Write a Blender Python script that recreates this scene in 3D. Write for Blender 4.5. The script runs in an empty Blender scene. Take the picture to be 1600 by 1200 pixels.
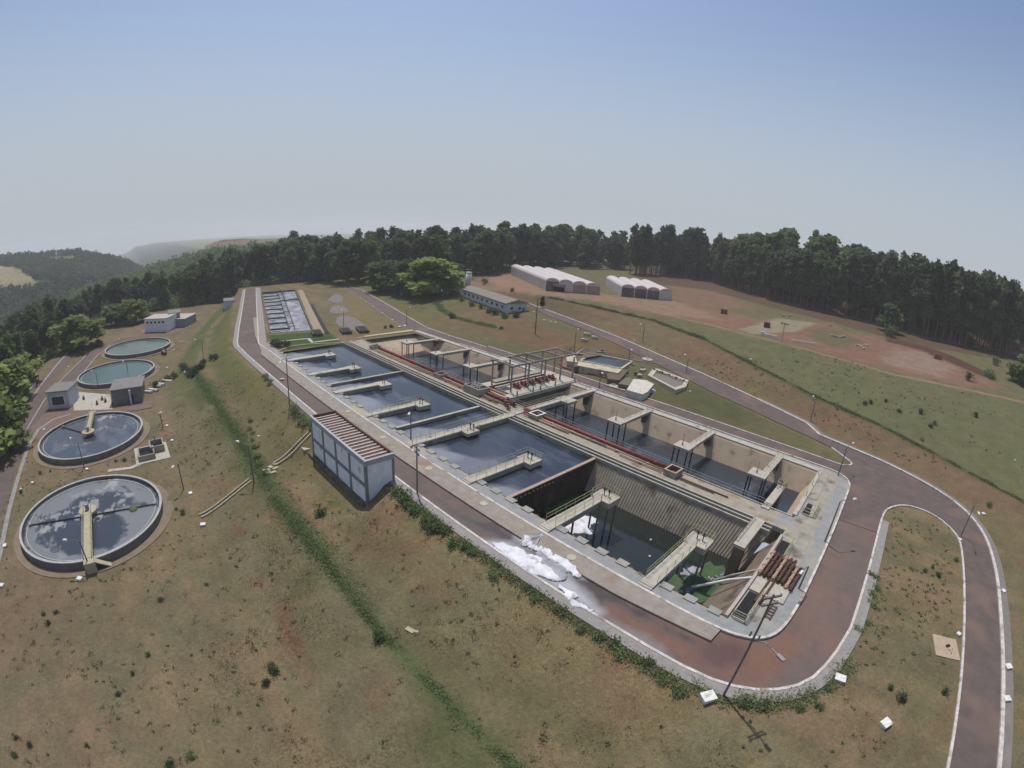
import bpy, math, random
import numpy as np
from mathutils import Vector, Matrix, geometry
R_=random.Random(7); NP=np.random.RandomState(11)
sc=bpy.context.scene
# ------------------------------------------------------------ camera (wide action-camera lens), sky, sun
HC=31.0
PITCH,ROLL,YAW,K1,K3=0.309137,0.075578,0.770324,1.050604,-0.0079372
def _rot():
    c,s=math.cos,math.sin; a=math.pi/2-PITCH
    Rx=np.array([[1,0,0],[0,c(a),-s(a)],[0,s(a),c(a)]])
    Rz=np.array([[c(YAW),-s(YAW),0],[s(YAW),c(YAW),0],[0,0,1]])
    Rr=np.array([[c(ROLL),-s(ROLL),0],[s(ROLL),c(ROLL),0],[0,0,1]])
    return Rz@Rx@Rr
RM=_rot()
cd=bpy.data.cameras.new('camera'); cam=bpy.data.objects.new('camera',cd); sc.collection.objects.link(cam); sc.camera=cam
M4=Matrix([list(RM[i])+[0] for i in range(3)]+[[0,0,0,1]]); M4.translation=(0,0,HC); cam.matrix_world=M4
cd.type='PANO'; cd.panorama_type='FISHEYE_LENS_POLYNOMIAL'; cd.sensor_width=36; cd.sensor_fit='HORIZONTAL'
cd.fisheye_fov=math.radians(200)
cd.fisheye_polynomial_k0=0; cd.fisheye_polynomial_k1=-K1/18; cd.fisheye_polynomial_k2=0; cd.fisheye_polynomial_k3=-K3/18**3; cd.fisheye_polynomial_k4=0
cd.clip_start=.1; cd.clip_end=20000
SE=math.radians(67); SAZ=math.atan2(.41,-.91)
sdir=Vector((math.cos(SE)*math.cos(SAZ),math.cos(SE)*math.sin(SAZ),math.sin(SE)))
w=bpy.data.worlds.new('World'); sc.world=w; w.use_nodes=True; nt=w.node_tree; nt.nodes.clear()
sky=nt.nodes.new('ShaderNodeTexSky'); sky.sky_type='NISHITA'; sky.sun_disc=False; sky.sun_elevation=SE
sky.sun_rotation=math.pi/2-SAZ; sky.altitude=600; sky.air_density=1.0; sky.dust_density=1.6; sky.ozone_density=1.8
bg=nt.nodes.new('ShaderNodeBackground'); bg.inputs[1].default_value=.132; wo=nt.nodes.new('ShaderNodeOutputWorld')
# pale dry-season murk low over the horizon
tcw=nt.nodes.new('ShaderNodeTexCoord'); sx_=nt.nodes.new('ShaderNodeSeparateXYZ'); nt.links.new(tcw.outputs['Generated'],sx_.inputs[0])
rw=nt.nodes.new('ShaderNodeMapRange'); rw.interpolation_type='SMOOTHERSTEP'; rw.inputs[1].default_value=-.02; rw.inputs[2].default_value=.62; rw.inputs[3].default_value=1; rw.inputs[4].default_value=.06; nt.links.new(sx_.outputs[2],rw.inputs[0])
mw=nt.nodes.new('ShaderNodeMix'); mw.data_type='RGBA'; nt.links.new(rw.outputs[0],mw.inputs[0]); nt.links.new(sky.outputs[0],mw.inputs[6]); mw.inputs[7].default_value=(3.5,3.86,4.22,1)
nt.links.new(mw.outputs[2],bg.inputs[0]); nt.links.new(bg.outputs[0],wo.inputs[0])
sl=bpy.data.lights.new('sun','SUN'); sl.energy=3.65; sl.angle=math.radians(.6); sl.color=(1,.955,.89)
so=bpy.data.objects.new('sun',sl); sc.collection.objects.link(so); so.rotation_euler=sdir.to_track_quat('Z','Y').to_euler(); so.location=(0,0,200)
sc.view_settings.view_transform='Standard'; sc.view_settings.look='None'; sc.view_settings.exposure=0; sc.view_settings.gamma=1
sc.cycles.max_bounces=6; sc.cycles.volume_bounces=1; sc.cycles.transparent_max_bounces=8
# ------------------------------------------------------------ projection helpers (photo pixel -> place on the ground)
def rays(p):
    p=np.atleast_2d(np.asarray(p,float)); u=(p[:,0]-800)/800; v=-(p[:,1]-600)/800
    r=np.hypot(u,v)+1e-12; th=K1*r+K3*r**3
    return np.stack([np.sin(th)*u/r,np.sin(th)*v/r,-np.cos(th)],1)@RM.T
def gz(x,y,z=0):
    d=rays((x,y))[0]; t=(z-HC)/d[2]; return (d[0]*t,d[1]*t)
def azel(x,y):
    d=rays((x,y))[0]; return math.atan2(d[1],d[0]),math.asin(d[2])
def project(X):
    d=(np.atleast_2d(X)-[0,0,HC])@RM; d=d/np.linalg.norm(d,axis=1)[:,None]; th=np.arccos(np.clip(-d[:,2],-1,1)); r=th/K1
    for _ in range(6): r=r-(K1*r+K3*r**3-th)/(K1+3*K3*r*r)
    n=np.hypot(d[:,0],d[:,1])+1e-12
    return np.stack([800+800*r*d[:,0]/n,600-800*r*d[:,1]/n],1)
# ------------------------------------------------------------ terrain
def rail(*pts,px=False):
    o=[]
    for p in pts:
        if px: x,y=gz(*p); o.append((x,y,p[2]))
        else: o.append(p)
    o.sort(); a=np.array(o); return a
HEDGE=[(858,465,6.5),(939,482,6.3),(1025,502,6),(1100,530,6),(1262,614,4),(1400,677,3),(1500,730,2.3),(1600,785,2)]
SEC_IN=[(855,494,4),(904,512,3.5),(950,532,2.5),(1110,612,.6),(1213,660,.1),(1318,708,0)]
SEC_OUT=[(824,474,4),(967,528,2.7),(1036,558,1.6),(1100,586,.8),(1180,623,.3),(1260,662,.1),(1330,697,0),(1400,730,0),(1480,775,0)]
PATH=[(1035,490,7.4),(1200,530,8.5),(1400,585,8.5),(1600,628,11)]
FOOT=[(1000,425,13),(1110,440,13.5),(1200,470,13.5),(1340,500,14),(1450,530,14.5),(1600,555,19)]
RAILS=[
 rail((-400,-150,-52),(-200,-150,-50),(-60,-150,-42),(60,-140,-40)),
 rail((-400,-10,-8),(-280,-12,-7.5),(-198,-30,-7.2),(-157,-37,-7),(-113,-38,-7),(-60,-31,-7),(60,-28,-7.5)),
 rail((-400,80,-6),(-247,46,-7),(-182,22.7,-7),(-135,9,-7),(-112,5,-7),(-60,5.5,-7),(0,4,-7.5),(60,2,-8)),
 rail((-400,90,-4),(-250,54,-4),(-180,28,-4.5),(-134,16.3,-3.9),(-60,16.4,-3.9),(-40,15.5,-3.9),(-11,14.7,-3.9),(14,13,-2.8),(60,10,-2)),
 rail((-400,93,-3.8),(-250,56.5,-3.8),(-180,30.5,-4.2),(-134,18.8,-3.7),(-60,18.9,-3.7),(-40,18,-3.7),(-11,17.2,-3.6),(14,16,-2.2),(60,14,-1.6)),
 rail((-400,96,0),(-262,58.5,-.15),(-131,27,-.12),(-6,26.9,-.12),(3,28,-.12),(12,24,-.3),(18,10,-.1),(60,9,-.1)),
 rail((-400,165,0),(-223,116,0),(-123,89,0),(-101,88.6,0),(-4,88.6,0),(4,90,0),(60,60,0)),
 np.vstack([rail((-400,230,6),(-180,150,5)),rail(*SEC_IN,px=True),[[8,92,0],[60,66,0]]]),
 np.vstack([rail((-400,236,6),(-180,157,5)),rail(*SEC_OUT,px=True)+[0,1.2,0],[[26,86,0],[32,70,0],[60,68,0]]]),
 np.vstack([rail((-400,250,8),(-200,165,6.5)),rail(*HEDGE,px=True),[[60,92,3]]]),
 np.vstack([rail((-400,270,10),(-150,185,8.8)),rail(*PATH,px=True),[[140,170,16]]]),
 np.vstack([rail((-400,300,13),(-230,290,13)),rail(*FOOT,px=True),[[180,270,24]]]),
 rail((-400,420,14),(-230,400,17),(-150,365,31),(-72,318,45),(20,330,46),(100,365,50),(200,370,52)),
]
def ss(t): t=np.clip(t,0,1); return t*t*(3-2*t)
def H(x,y):
    x=np.asarray(x,float); y=np.asarray(y,float)
    Ys=[np.interp(x,r[:,0],r[:,1]) for r in RAILS]; Zs=[np.interp(x,r[:,0],r[:,2]) for r in RAILS]
    h=Zs[0].copy() if x.ndim else Zs[0]
    yp=Ys[0]
    for i in range(1,len(RAILS)):
        yi=np.maximum(Ys[i],yp+.6); t=np.clip((y-yp)/(yi-yp),0,1); s=.45*t+.55*ss(t) if i not in (1,) else t
        h=h+(Zs[i]-Zs[i-1])*s; yp=yi
    drop=ss((-x-300)/500)*ss((120-y)/120)*48
    drop=drop+ss((np.hypot(x,y)-620)/600)*ss((-x-150)/200)*62
    pad=ss((x+68)/4)*ss((-44-x)/4)*ss((y-19)/4)*ss((27.6-y)/2.5)*1.25
    return h-drop-pad
def Hf(x,y): return float(H(np.array([x]),np.array([y]))[0])
def gt(px,py):
    d=rays((px,py))[0]; t=np.concatenate([np.arange(20,400,.5),np.arange(400,3000,4)])
    X=d[None,:]*t[:,None]+[0,0,HC]; f=X[:,2]-H(X[:,0],X[:,1]); k=np.argmax(f<0)
    if f[k]>=0: return None
    a,b=t[max(k-1,0)],t[k]
    for _ in range(14):
        m=(a+b)/2; p=d*m+[0,0,HC]
        if p[2]>Hf(p[0],p[1]): a=m
        else: b=m
    p=d*b+[0,0,HC]; return Vector((p[0],p[1],Hf(p[0],p[1])))
def top_z(base,px,py):
    """height above base at which the vertical through base crosses the pixel's line of sight"""
    zs=np.arange(0,45,.1); X=np.stack([np.full_like(zs,base[0]),np.full_like(zs,base[1]),base[2]+zs],1)
    P=project(X); return float(zs[np.argmin(np.hypot(P[:,0]-px,P[:,1]-py))])
# value noise
def vnoise(x,y,seed=0):
    xi=np.floor(x).astype(np.int64); yi=np.floor(y).astype(np.int64); fx=x-xi; fy=y-yi
    def h(a,b):
        n=(a*374761393+b*668265263+seed*1442695041)&0x7fffffff; n=(n^(n>>13))*1274126177&0x7fffffff; return ((n^(n>>16))&0xffff)/65535.
    u=fx*fx*(3-2*fx); v=fy*fy*(3-2*fy)
    return (h(xi,yi)*(1-u)+h(xi+1,yi)*u)*(1-v)+(h(xi,yi+1)*(1-u)+h(xi+1,yi+1)*u)*v
def fbm(x,y,s,seed=0,o=4):
    r=0;a=.5;t=0
    for i in range(o): r=r+a*vnoise(x/s*2**i+i*17.3,y/s*2**i-i*9.1,seed+i); t+=a; a*=.55
    return r/t
def inpoly(x,y,P):
    c=np.zeros(x.shape,bool); n=len(P)
    for i in range(n):
        x1,y1=P[i][:2]; x2,y2=P[(i+1)%n][:2]
        if y1==y2: continue
        k=((y1>y)!=(y2>y))&(x<(x2-x1)*(y-y1)/(y2-y1)+x1); c^=k
    return c
def dpoly(x,y,P):
    d=np.full(x.shape,1e9)
    for i in range(len(P)-1):
        x1,y1=P[i][:2]; x2,y2=P[i+1][:2]; L=(x2-x1)**2+(y2-y1)**2+1e-9
        t=np.clip(((x-x1)*(x2-x1)+(y-y1)*(y2-y1))/L,0,1); d=np.minimum(d,np.hypot(x-x1-t*(x2-x1),y-y1-t*(y2-y1)))
    return d
# ------------------------------------------------------------ materials
MATS={}
def mat(name,c1,c2=None,scale=3.,rough=.85,bump=.0,spec=.3,metal=0,detail=6,stain=None,wave=None):
    if name in MATS: return MATS[name]
    m=bpy.data.materials.new(name); m.use_nodes=True; n=m.node_tree; b=n.nodes['Principled BSDF']; L=n.links
    b.inputs['Roughness'].default_value=rough; b.inputs['Specular IOR Level'].default_value=spec; b.inputs['Metallic'].default_value=metal
    c2=c2 or tuple(v*.7 for v in c1)
    tc=n.nodes.new('ShaderNodeTexCoord'); geo=n.nodes.new('ShaderNodeNewGeometry')
    no=n.nodes.new('ShaderNodeTexNoise'); no.inputs['Scale'].default_value=scale; no.inputs['Detail'].default_value=detail; no.inputs['Roughness'].default_value=.65
    L.new(geo.outputs['Position'],no.inputs['Vector'])
    rp=n.nodes.new('ShaderNodeMapRange'); rp.inputs[1].default_value=.33; rp.inputs[2].default_value=.67; L.new(no.outputs[0],rp.inputs[0])
    mx=n.nodes.new('ShaderNodeMix'); mx.data_type='RGBA'; L.new(rp.outputs[0],mx.inputs[0]); mx.inputs[6].default_value=(*c1,1); mx.inputs[7].default_value=(*c2,1)
    out=mx.outputs[2]
    if stain:
        c3,sc3,th=stain; n2=n.nodes.new('ShaderNodeTexNoise'); n2.inputs['Scale'].default_value=sc3; n2.inputs['Detail'].default_value=5; L.new(geo.outputs['Position'],n2.inputs['Vector'])
        r2=n.nodes.new('ShaderNodeMapRange'); r2.inputs[1].default_value=th; r2.inputs[2].default_value=th+.12; L.new(n2.outputs[0],r2.inputs[0])
        m2=n.nodes.new('ShaderNodeMix'); m2.data_type='RGBA'; L.new(r2.outputs[0],m2.inputs[0]); L.new(out,m2.inputs[6]); m2.inputs[7].default_value=(*c3,1); out=m2.outputs[2]
    L.new(out,b.inputs['Base Color'])
    if bump:
        bp=n.nodes.new('ShaderNodeBump'); bp.inputs['Strength'].default_value=.6; bp.inputs['Distance'].default_value=bump
        n3=n.nodes.new('ShaderNodeTexNoise'); n3.inputs['Scale'].default_value=scale*2.5; n3.inputs['Detail'].default_value=8; L.new(geo.outputs['Position'],n3.inputs['Vector'])
        L.new(n3.outputs[0],bp.inputs['Height']); L.new(bp.outputs[0],b.inputs['Normal'])
    MATS[name]=m; return m
def vcmat(name,amp=.35,scale=1.6,rough=.95,bump=.12,rgh=False):
    m=bpy.data.materials.new(name); m.use_nodes=True; n=m.node_tree; b=n.nodes['Principled BSDF']; L=n.links
    b.inputs['Roughness'].default_value=rough; b.inputs['Specular IOR Level'].default_value=.1
    at=n.nodes.new('ShaderNodeAttribute'); at.attribute_name='Col'; geo=n.nodes.new('ShaderNodeNewGeometry')
    out=at.outputs[0]
    for s,a,d in ((scale,amp*.55,8),(scale*.12,amp*.3,4),(scale*7,amp*1.15,5)):
        no=n.nodes.new('ShaderNodeTexNoise'); no.inputs['Scale'].default_value=s; no.inputs['Detail'].default_value=d; no.inputs['Roughness'].default_value=.7
        L.new(geo.outputs['Position'],no.inputs['Vector'])
        r=n.nodes.new('ShaderNodeMapRange'); r.inputs[1].default_value=.3; r.inputs[2].default_value=.7; r.inputs[3].default_value=1-a; r.inputs[4].default_value=1+a; L.new(no.outputs[0],r.inputs[0])
        v=n.nodes.new('ShaderNodeVectorMath'); v.operation='SCALE'; L.new(out,v.inputs[0]); L.new(r.outputs[0],v.inputs['Scale']); out=v.outputs[0]
    L.new(out,b.inputs['Base Color'])
    if rgh: L.new(at.outputs['Alpha'],b.inputs['Roughness']); b.inputs['Specular IOR Level'].default_value=.35
    bp=n.nodes.new('ShaderNodeBump'); bp.inputs['Strength'].default_value=.7; bp.inputs['Distance'].default_value=bump
    n3=n.nodes.new('ShaderNodeTexNoise'); n3.inputs['Scale'].default_value=3.5; n3.inputs['Detail'].default_value=8; L.new(geo.outputs['Position'],n3.inputs['Vector'])
    L.new(n3.outputs[0],bp.inputs['Height']); L.new(bp.outputs[0],b.inputs['Normal']); return m
def watermat(name,c,c2,scale=.06,rough=.12,film=.5,bump=.02,spec=.5):
    m=mat(name,c,c2,scale,rough,0,spec,detail=8); n=m.node_tree; b=n.nodes['Principled BSDF']; L=n.links
    geo=[x for x in n.nodes if x.type=='NEW_GEOMETRY'][0]
    bp=n.nodes.new('ShaderNodeBump'); bp.inputs['Strength'].default_value=.5; bp.inputs['Distance'].default_value=bump
    n3=n.nodes.new('ShaderNodeTexNoise'); n3.inputs['Scale'].default_value=1.3; n3.inputs['Detail'].default_value=4; L.new(geo.outputs['Position'],n3.inputs['Vector'])
    L.new(n3.outputs[0],bp.inputs['Height']); L.new(bp.outputs[0],b.inputs['Normal'])
    n4=n.nodes.new('ShaderNodeTexNoise'); n4.inputs['Scale'].default_value=.09; n4.inputs['Detail'].default_value=5; L.new(geo.outputs['Position'],n4.inputs['Vector'])
    r=n.nodes.new('ShaderNodeMapRange'); r.inputs[1].default_value=.42; r.inputs[2].default_value=.6; r.inputs[3].default_value=rough; r.inputs[4].default_value=rough+.35*film; L.new(n4.outputs[0],r.inputs[0]); L.new(r.outputs[0],b.inputs['Roughness'])
    return m
CONC=mat('weathered_concrete',(.33,.30,.245),(.24,.22,.18),.9,.9,.01,stain=((.13,.12,.09),.35,.56))
CONC_L=mat('pale_concrete',(.43,.40,.33),(.33,.30,.25),1.2,.9,.01,stain=((.2,.18,.14),.5,.6))
CONC_G=mat('grey_deck_concrete',(.27,.27,.265),(.21,.21,.205),.8,.9,.01,stain=((.34,.30,.22),.12,.55))
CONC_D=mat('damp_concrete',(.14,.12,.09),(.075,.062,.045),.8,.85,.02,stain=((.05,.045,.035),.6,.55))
PEACH=mat('rendered_bank',(.43,.335,.24),(.35,.27,.19),.5,.9,.01,stain=((.20,.16,.115),.5,.6))
WHITE=mat('white_paint',(.72,.70,.68),(.52,.50,.47),2.,.7)
KERB=mat('white_kerb_paint',(.60,.57,.54),(.36,.32,.28),1.6,.8,stain=((.26,.20,.16),.7,.56))
ASPH=mat('asphalt',(.122,.092,.082),(.088,.068,.062),.5,.92,.006,stain=((.15,.10,.08),.12,.52))
ASPH2=mat('asphalt_brown',(.128,.094,.082),(.092,.071,.064),.5,.92,.006,stain=((.155,.098,.075),.12,.55))
PAVE=mat('paving_strip',(.29,.255,.215),(.21,.18,.15),.9,.92,.008,stain=((.24,.165,.12),.3,.58))
WALK=mat('pale_pavement',(.27,.25,.235),(.205,.19,.175),1.5,.9,.005)
REDP=mat('red_pipe_paint',(.24,.062,.048),(.17,.052,.042),3,.6)
BEIP=mat('beige_pipe',(.42,.28,.20),(.33,.21,.15),2,.7)
RUST=mat('rusty_steel',(.12,.055,.035),(.07,.035,.025),5,.8)
YEL=mat('yellow_rail_paint',(.36,.34,.23),(.28,.26,.18),3,.6)
YELB=mat('bright_yellow_rail',(.37,.37,.19),(.30,.30,.16),3,.6)
STEEL=mat('grey_steel',(.30,.28,.265),(.2,.19,.18),3,.6)
DKST=mat('dark_steel_post',(.035,.04,.065),(.02,.025,.045),3,.5)
WOODP=mat('pole_grey',(.17,.16,.15),(.11,.105,.10),2,.8)
BARK=mat('bark',(.10,.075,.055),(.055,.042,.032),2,.95)
BARKR=mat('bark_reddish',(.17,.10,.07),(.10,.065,.05),2,.95)
DARK=mat('dark_parts_and_shade',(.012,.012,.014),(.008,.008,.01),2,.8)  # near-black for dark parts and for shade painted into openings
LAMP=mat('lamp_shell',(.75,.75,.74),(.65,.65,.64),2,.4)
def leafmat(name,c1,c2,scale=.45):
    if name in MATS: return MATS[name]
    m=mat(name,c1,c2,scale,.75,0,.2,detail=3); n=m.node_tree; b=n.nodes['Principled BSDF']; L=n.links
    tr=n.nodes.new('ShaderNodeBsdfTranslucent'); mx=n.nodes.new('ShaderNodeMixShader'); mx.inputs[0].default_value=.42; out=[x for x in n.nodes if x.type=='OUTPUT_MATERIAL'][0]
    src=b.inputs['Base Color'].links[0].from_socket
    oi=n.nodes.new('ShaderNodeObjectInfo'); rr=n.nodes.new('ShaderNodeMapRange'); rr.inputs[3].default_value=.72; rr.inputs[4].default_value=1.4; L.new(oi.outputs['Random'],rr.inputs[0])
    vm=n.nodes.new('ShaderNodeVectorMath'); vm.operation='SCALE'; L.new(src,vm.inputs[0]); L.new(rr.outputs[0],vm.inputs['Scale']); src=vm.outputs[0]; L.new(src,b.inputs['Base Color']); L.new(src,tr.inputs[0]); L.new(b.outputs[0],mx.inputs[1]); L.new(tr.outputs[0],mx.inputs[2]); L.new(mx.outputs[0],out.inputs[0])
    return m
L_DARK=leafmat('leaf_dark',(.105,.128,.066),(.058,.078,.043))
L_EUC=leafmat('leaf_eucalyptus',(.122,.142,.082),(.070,.088,.054))
L_MID=leafmat('leaf_mid',(.13,.172,.062),(.08,.115,.046))
L_BR=leafmat('leaf_bright',(.23,.275,.085),(.15,.19,.062))
L_YEL=leafmat('leaf_yellowish',(.22,.24,.08),(.14,.17,.06))
L_HEDGE=leafmat('leaf_hedge',(.17,.21,.09),(.115,.15,.065),1.)
L_TALL=leafmat('leaf_tallgrass',(.20,.22,.11),(.15,.175,.08),1.)
# ------------------------------------------------------------ mesh builder
C=sc.collection
class MB:
    def __init__(s): s.v=[]; s.f=[]
    def add(s,V,F):
        n=len(s.v); s.v+= [tuple(p) for p in V]; s.f+=[tuple(i+n for i in f) for f in F]; return s
    def box(s,cx,cy,cz,sx,sy,sz,rz=0,top=1.):
        c,q=math.cos(rz),math.sin(rz); V=[]
        for z,k in ((-.5,1),(.5,top)):
            for x,y in ((-.5,-.5),(.5,-.5),(.5,.5),(-.5,.5)):
                X,Y=x*sx*k,y*sy*k; V.append((cx+X*c-Y*q,cy+X*q+Y*c,cz+z*sz))
        return s.add(V,[(0,3,2,1),(4,5,6,7),(0,1,5,4),(1,2,6,5),(2,3,7,6),(3,0,4,7)])
    def bb(s,x0,x1,y0,y1,z0,z1): return s.box((x0+x1)/2,(y0+y1)/2,(z0+z1)/2,x1-x0,y1-y0,z1-z0)
    def tube(s,p0,p1,r,r2=None,n=8,cap=True):
        p0=Vector(p0);p1=Vector(p1); d=(p1-p0); 
        if d.length<1e-6: return s
        d.normalize(); a=d.orthogonal().normalized(); b=d.cross(a); r2=r if r2 is None else r2; V=[]
        for p,q in ((p0,r),(p1,r2)):
            for i in range(n):
                t=2*math.pi*i/n; V.append(p+(a*math.cos(t)+b*math.sin(t))*q)
        F=[(i,(i+1)%n,n+(i+1)%n,n+i) for i in range(n)]
        if cap: F+=[tuple(range(n))[::-1],tuple(range(n,2*n))]
        return s.add(V,F)
    def path(s,P,r,n=6):
        for a,b in zip(P[:-1],P[1:]): s.tube(a,b,r,n=n)
        return s
    def bar(s,p0,p1,w,h):
        p0=Vector(p0);p1=Vector(p1); d=(p1-p0).normalized(); sd=Vector((-d.y,d.x,0)); 
        if sd.length<1e-4: sd=Vector((1,0,0))
        sd.normalize(); u=d.cross(sd); u=u if u.z>=0 else -u
        V=[p+sd*a*w/2+u*b*h/2 for p in (p0,p1) for a,b in ((-1,-1),(1,-1),(1,1),(-1,1))]
        return s.add(V,[(0,1,2,3),(7,6,5,4),(0,4,5,1),(1,5,6,2),(2,6,7,3),(3,7,4,0)])
    def ext(s,poly,z0,z1):
        n=len(poly); V=[(x,y,z0) for x,y in poly]+[(x,y,z1) for x,y in poly]
        return s.add(V,[tuple(range(n))[::-1],tuple(range(n,2*n))]+[(i,(i+1)%n,n+(i+1)%n,n+i) for i in range(n)])
    def quad(s,a,b,c,d): return s.add([a,b,c,d],[(0,1,2,3)])
    def build(s,name,m,parent=None,smooth=False,world=True):
        me=bpy.data.meshes.new(name); off=Vector((0,0,0))
        if parent is not None and world:
            p=parent
            while p is not None: off+=p.location; p=p.parent
        me.from_pydata([(v[0]-off.x,v[1]-off.y,v[2]-off.z) for v in s.v],[],s.f)
        me.materials.append(m); me.validate()
        if smooth: me.polygons.foreach_set('use_smooth',[True]*len(me.polygons))
        o=bpy.data.objects.new(name,me); C.objects.link(o)
        if parent is not None: o.parent=parent
        return o
def tag(o,label=None,cat=None,group=None,kind=None):
    if label: o['label']=label
    if cat: o['category']=cat
    if group: o['group']=group
    if kind: o['kind']=kind
    return o
def thing(name,label,cat,loc=(0,0,0),rz=0,group=None):
    o=bpy.data.objects.new(name,None); o.empty_display_size=.3; C.objects.link(o); o.location=loc; o.rotation_euler=(0,0,rz); return tag(o,label,cat,group)
def dup(root,loc,rz=0,label=None,scale=None,group=None):
    r=root.copy(); C.objects.link(r); r.location=loc; r.rotation_euler=(0,0,rz)
    if scale is not None: r.scale=(scale,)*3 if not hasattr(scale,'__len__') else scale
    if label: r['label']=label
    if group: r['group']=group
    for ch in list(root.children):
        c=ch.copy(); C.objects.link(c); c.parent=r
        for g in list(ch.children):
            d=g.copy(); C.objects.link(d); d.parent=c
    return r
def struct(o,label=None): o['kind']='structure'; 
def npmesh(name,V,F,m,col=None,smooth=True):
    me=bpy.data.meshes.new(name); V=np.asarray(V,np.float32); F=np.asarray(F,np.int32); k=F.shape[1]
    me.vertices.add(len(V)); me.vertices.foreach_set('co',V.ravel()); me.loops.add(F.size); me.loops.foreach_set('vertex_index',F.ravel())
    me.polygons.add(len(F)); me.polygons.foreach_set('loop_start',np.arange(0,F.size,k,dtype=np.int32)); me.polygons.foreach_set('loop_total',np.full(len(F),k,np.int32))
    me.update(calc_edges=True)
    if smooth: me.polygons.foreach_set('use_smooth',np.ones(len(F),bool))
    if col is not None:
        a=me.color_attributes.new('Col','FLOAT_COLOR','POINT'); a.data.foreach_set('color',(col if col.shape[1]==4 else np.c_[col,np.ones(len(col))]).astype(np.float32).ravel())
    me.materials.append(m); return me
def obj(name,me,parent=None):
    o=bpy.data.objects.new(name,me); C.objects.link(o)
    if parent: o.parent=parent
    return o
def dense(P,step=2.):
    o=[]
    for a,b in zip(P[:-1],P[1:]):
        n=max(1,int(math.hypot(b[0]-a[0],b[1]-a[1])/step)); o+=[tuple(a[k]+(b[k]-a[k])*i/n for k in range(len(a))) for i in range(n)]
    return o+[tuple(P[-1])]
def smoothp(P,it=2,closed=False):
    for _ in range(it):
        Q=[P[0]]
        for a,b in zip(P[:-1],P[1:]): Q+=[tuple(.75*a[k]+.25*b[k] for k in range(2)),tuple(.25*a[k]+.75*b[k] for k in range(2))]
        P=Q+[P[-1]]
    return P
def offs(P,d):
    o=[]
    for i,p in enumerate(P):
        a=P[max(i-1,0)]; b=P[min(i+1,len(P)-1)]; tx,ty=b[0]-a[0],b[1]-a[1]; l=math.hypot(tx,ty)+1e-9; o.append((p[0]-ty/l*d,p[1]+tx/l*d))
    return o
def ribbon(name,P,d0,d1,z,m,th=.12,kind='structure'):
    """kerb, wall or path strip between two offsets of a line, following the ground"""
    P=dense(P,2.5); A=offs(P,d0); B=offs(P,d1); n=len(P); V=[]; 
    for p,a,b in zip(P,A,B):
        za,zb=Hf(*a),Hf(*b); zt=max(za,zb)+z
        V+=[(a[0],a[1],zt-th-abs(za-zb)),(a[0],a[1],zt),(b[0],b[1],zt),(b[0],b[1],zt-th-abs(za-zb))]
    F=[]
    for i in range(n-1):
        q=4*i
        for k in range(3): F.append((q+k,q+k+1,q+k+5,q+k+4))
    F+=[(0,1,2,3),(4*n-1,4*n-2,4*n-3,4*n-4)]
    B_=MB().add(V,F); o=B_.build(name,m); 
    if kind: o['kind']=kind
    return o
def strip(name,A,B,z,m,n=None,cross=4,colf=None):
    """road surface between two edge lines"""
    def rs(P,n):
        P=np.array([p[:2] for p in P]); s=np.r_[0,np.cumsum(np.hypot(*np.diff(P,axis=0).T))]; t=np.linspace(0,s[-1],n); return np.c_[np.interp(t,s,P[:,0]),np.interp(t,s,P[:,1])]
    n=n or int(max(sum(math.dist(a[:2],b[:2]) for a,b in zip(A[:-1],A[1:])),10)/1.5)
    a,b=rs(A,n),rs(B,n); V=[];F=[]
    for j in range(cross+1):
        p=a+(b-a)*j/cross; V.append(np.c_[p,H(p[:,0],p[:,1])+z])
    V=np.concatenate(V)
    for j in range(cross):
        for i in range(n-1): F.append((j*n+i,j*n+i+1,(j+1)*n+i+1,(j+1)*n+i))
    me=npmesh(name,V,F,m,None if colf is None else colf(V)); o=obj(name,me); o['kind']='structure'; return o
def flat(name,poly,z,m,holes=(),kind='structure',parent=None,thick=0,mesh_only=False):
    loops=[[Vector((p[0],p[1],0)) for p in poly]]+[[Vector((p[0],p[1],0)) for p in h] for h in holes]
    tri=geometry.tessellate_polygon(loops); pts=[p for l in loops for p in l]; V=[(p.x,p.y,z) for p in pts]; F=[]
    for t in tri:
        a,b,c=[pts[i] for i in t]
        if ((b-a).cross(c-a)).z<0: t=(t[0],t[2],t[1])
        F.append(tuple(t))
    if thick:
        n=len(V); V+=[(x,y,z-thick) for x,y,_ in V]; k=0
        for l in loops:
            m_=len(l)
            for i in range(m_): F.append((k+i,k+(i+1)%m_,n+k+(i+1)%m_,n+k+i))
            k+=m_
    b=MB().add(V,F); o=b.build(name,m,parent)
    if kind: o['kind']=kind
    return o
# ------------------------------------------------------------ ground sheet
def axis(lo,hi,step,far,g=1.12):
    a=list(np.arange(lo,hi+.01,step)); s=step
    while a[-1]<far: s*=g; a.append(a[-1]+s)
    s=step
    while a[0]>-far: s*=g; a.insert(0,a[0]-s)
    return np.array(a)
xs=axis(-280,60,1.,5000); ys=axis(-60,300,1.,5000)
GX,GY=np.meshgrid(xs,ys); gx,gy=GX.ravel(),GY.ravel(); gh=H(gx,gy)
HOLES=[(-120,-4,36,82),(-241,-130,40,94)]
near=(gx>-300)&(gx<80)&(gy>-80)&(gy<330)
pol=lambda L:[tuple(gt(*p))[:2] for p in L]
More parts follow.
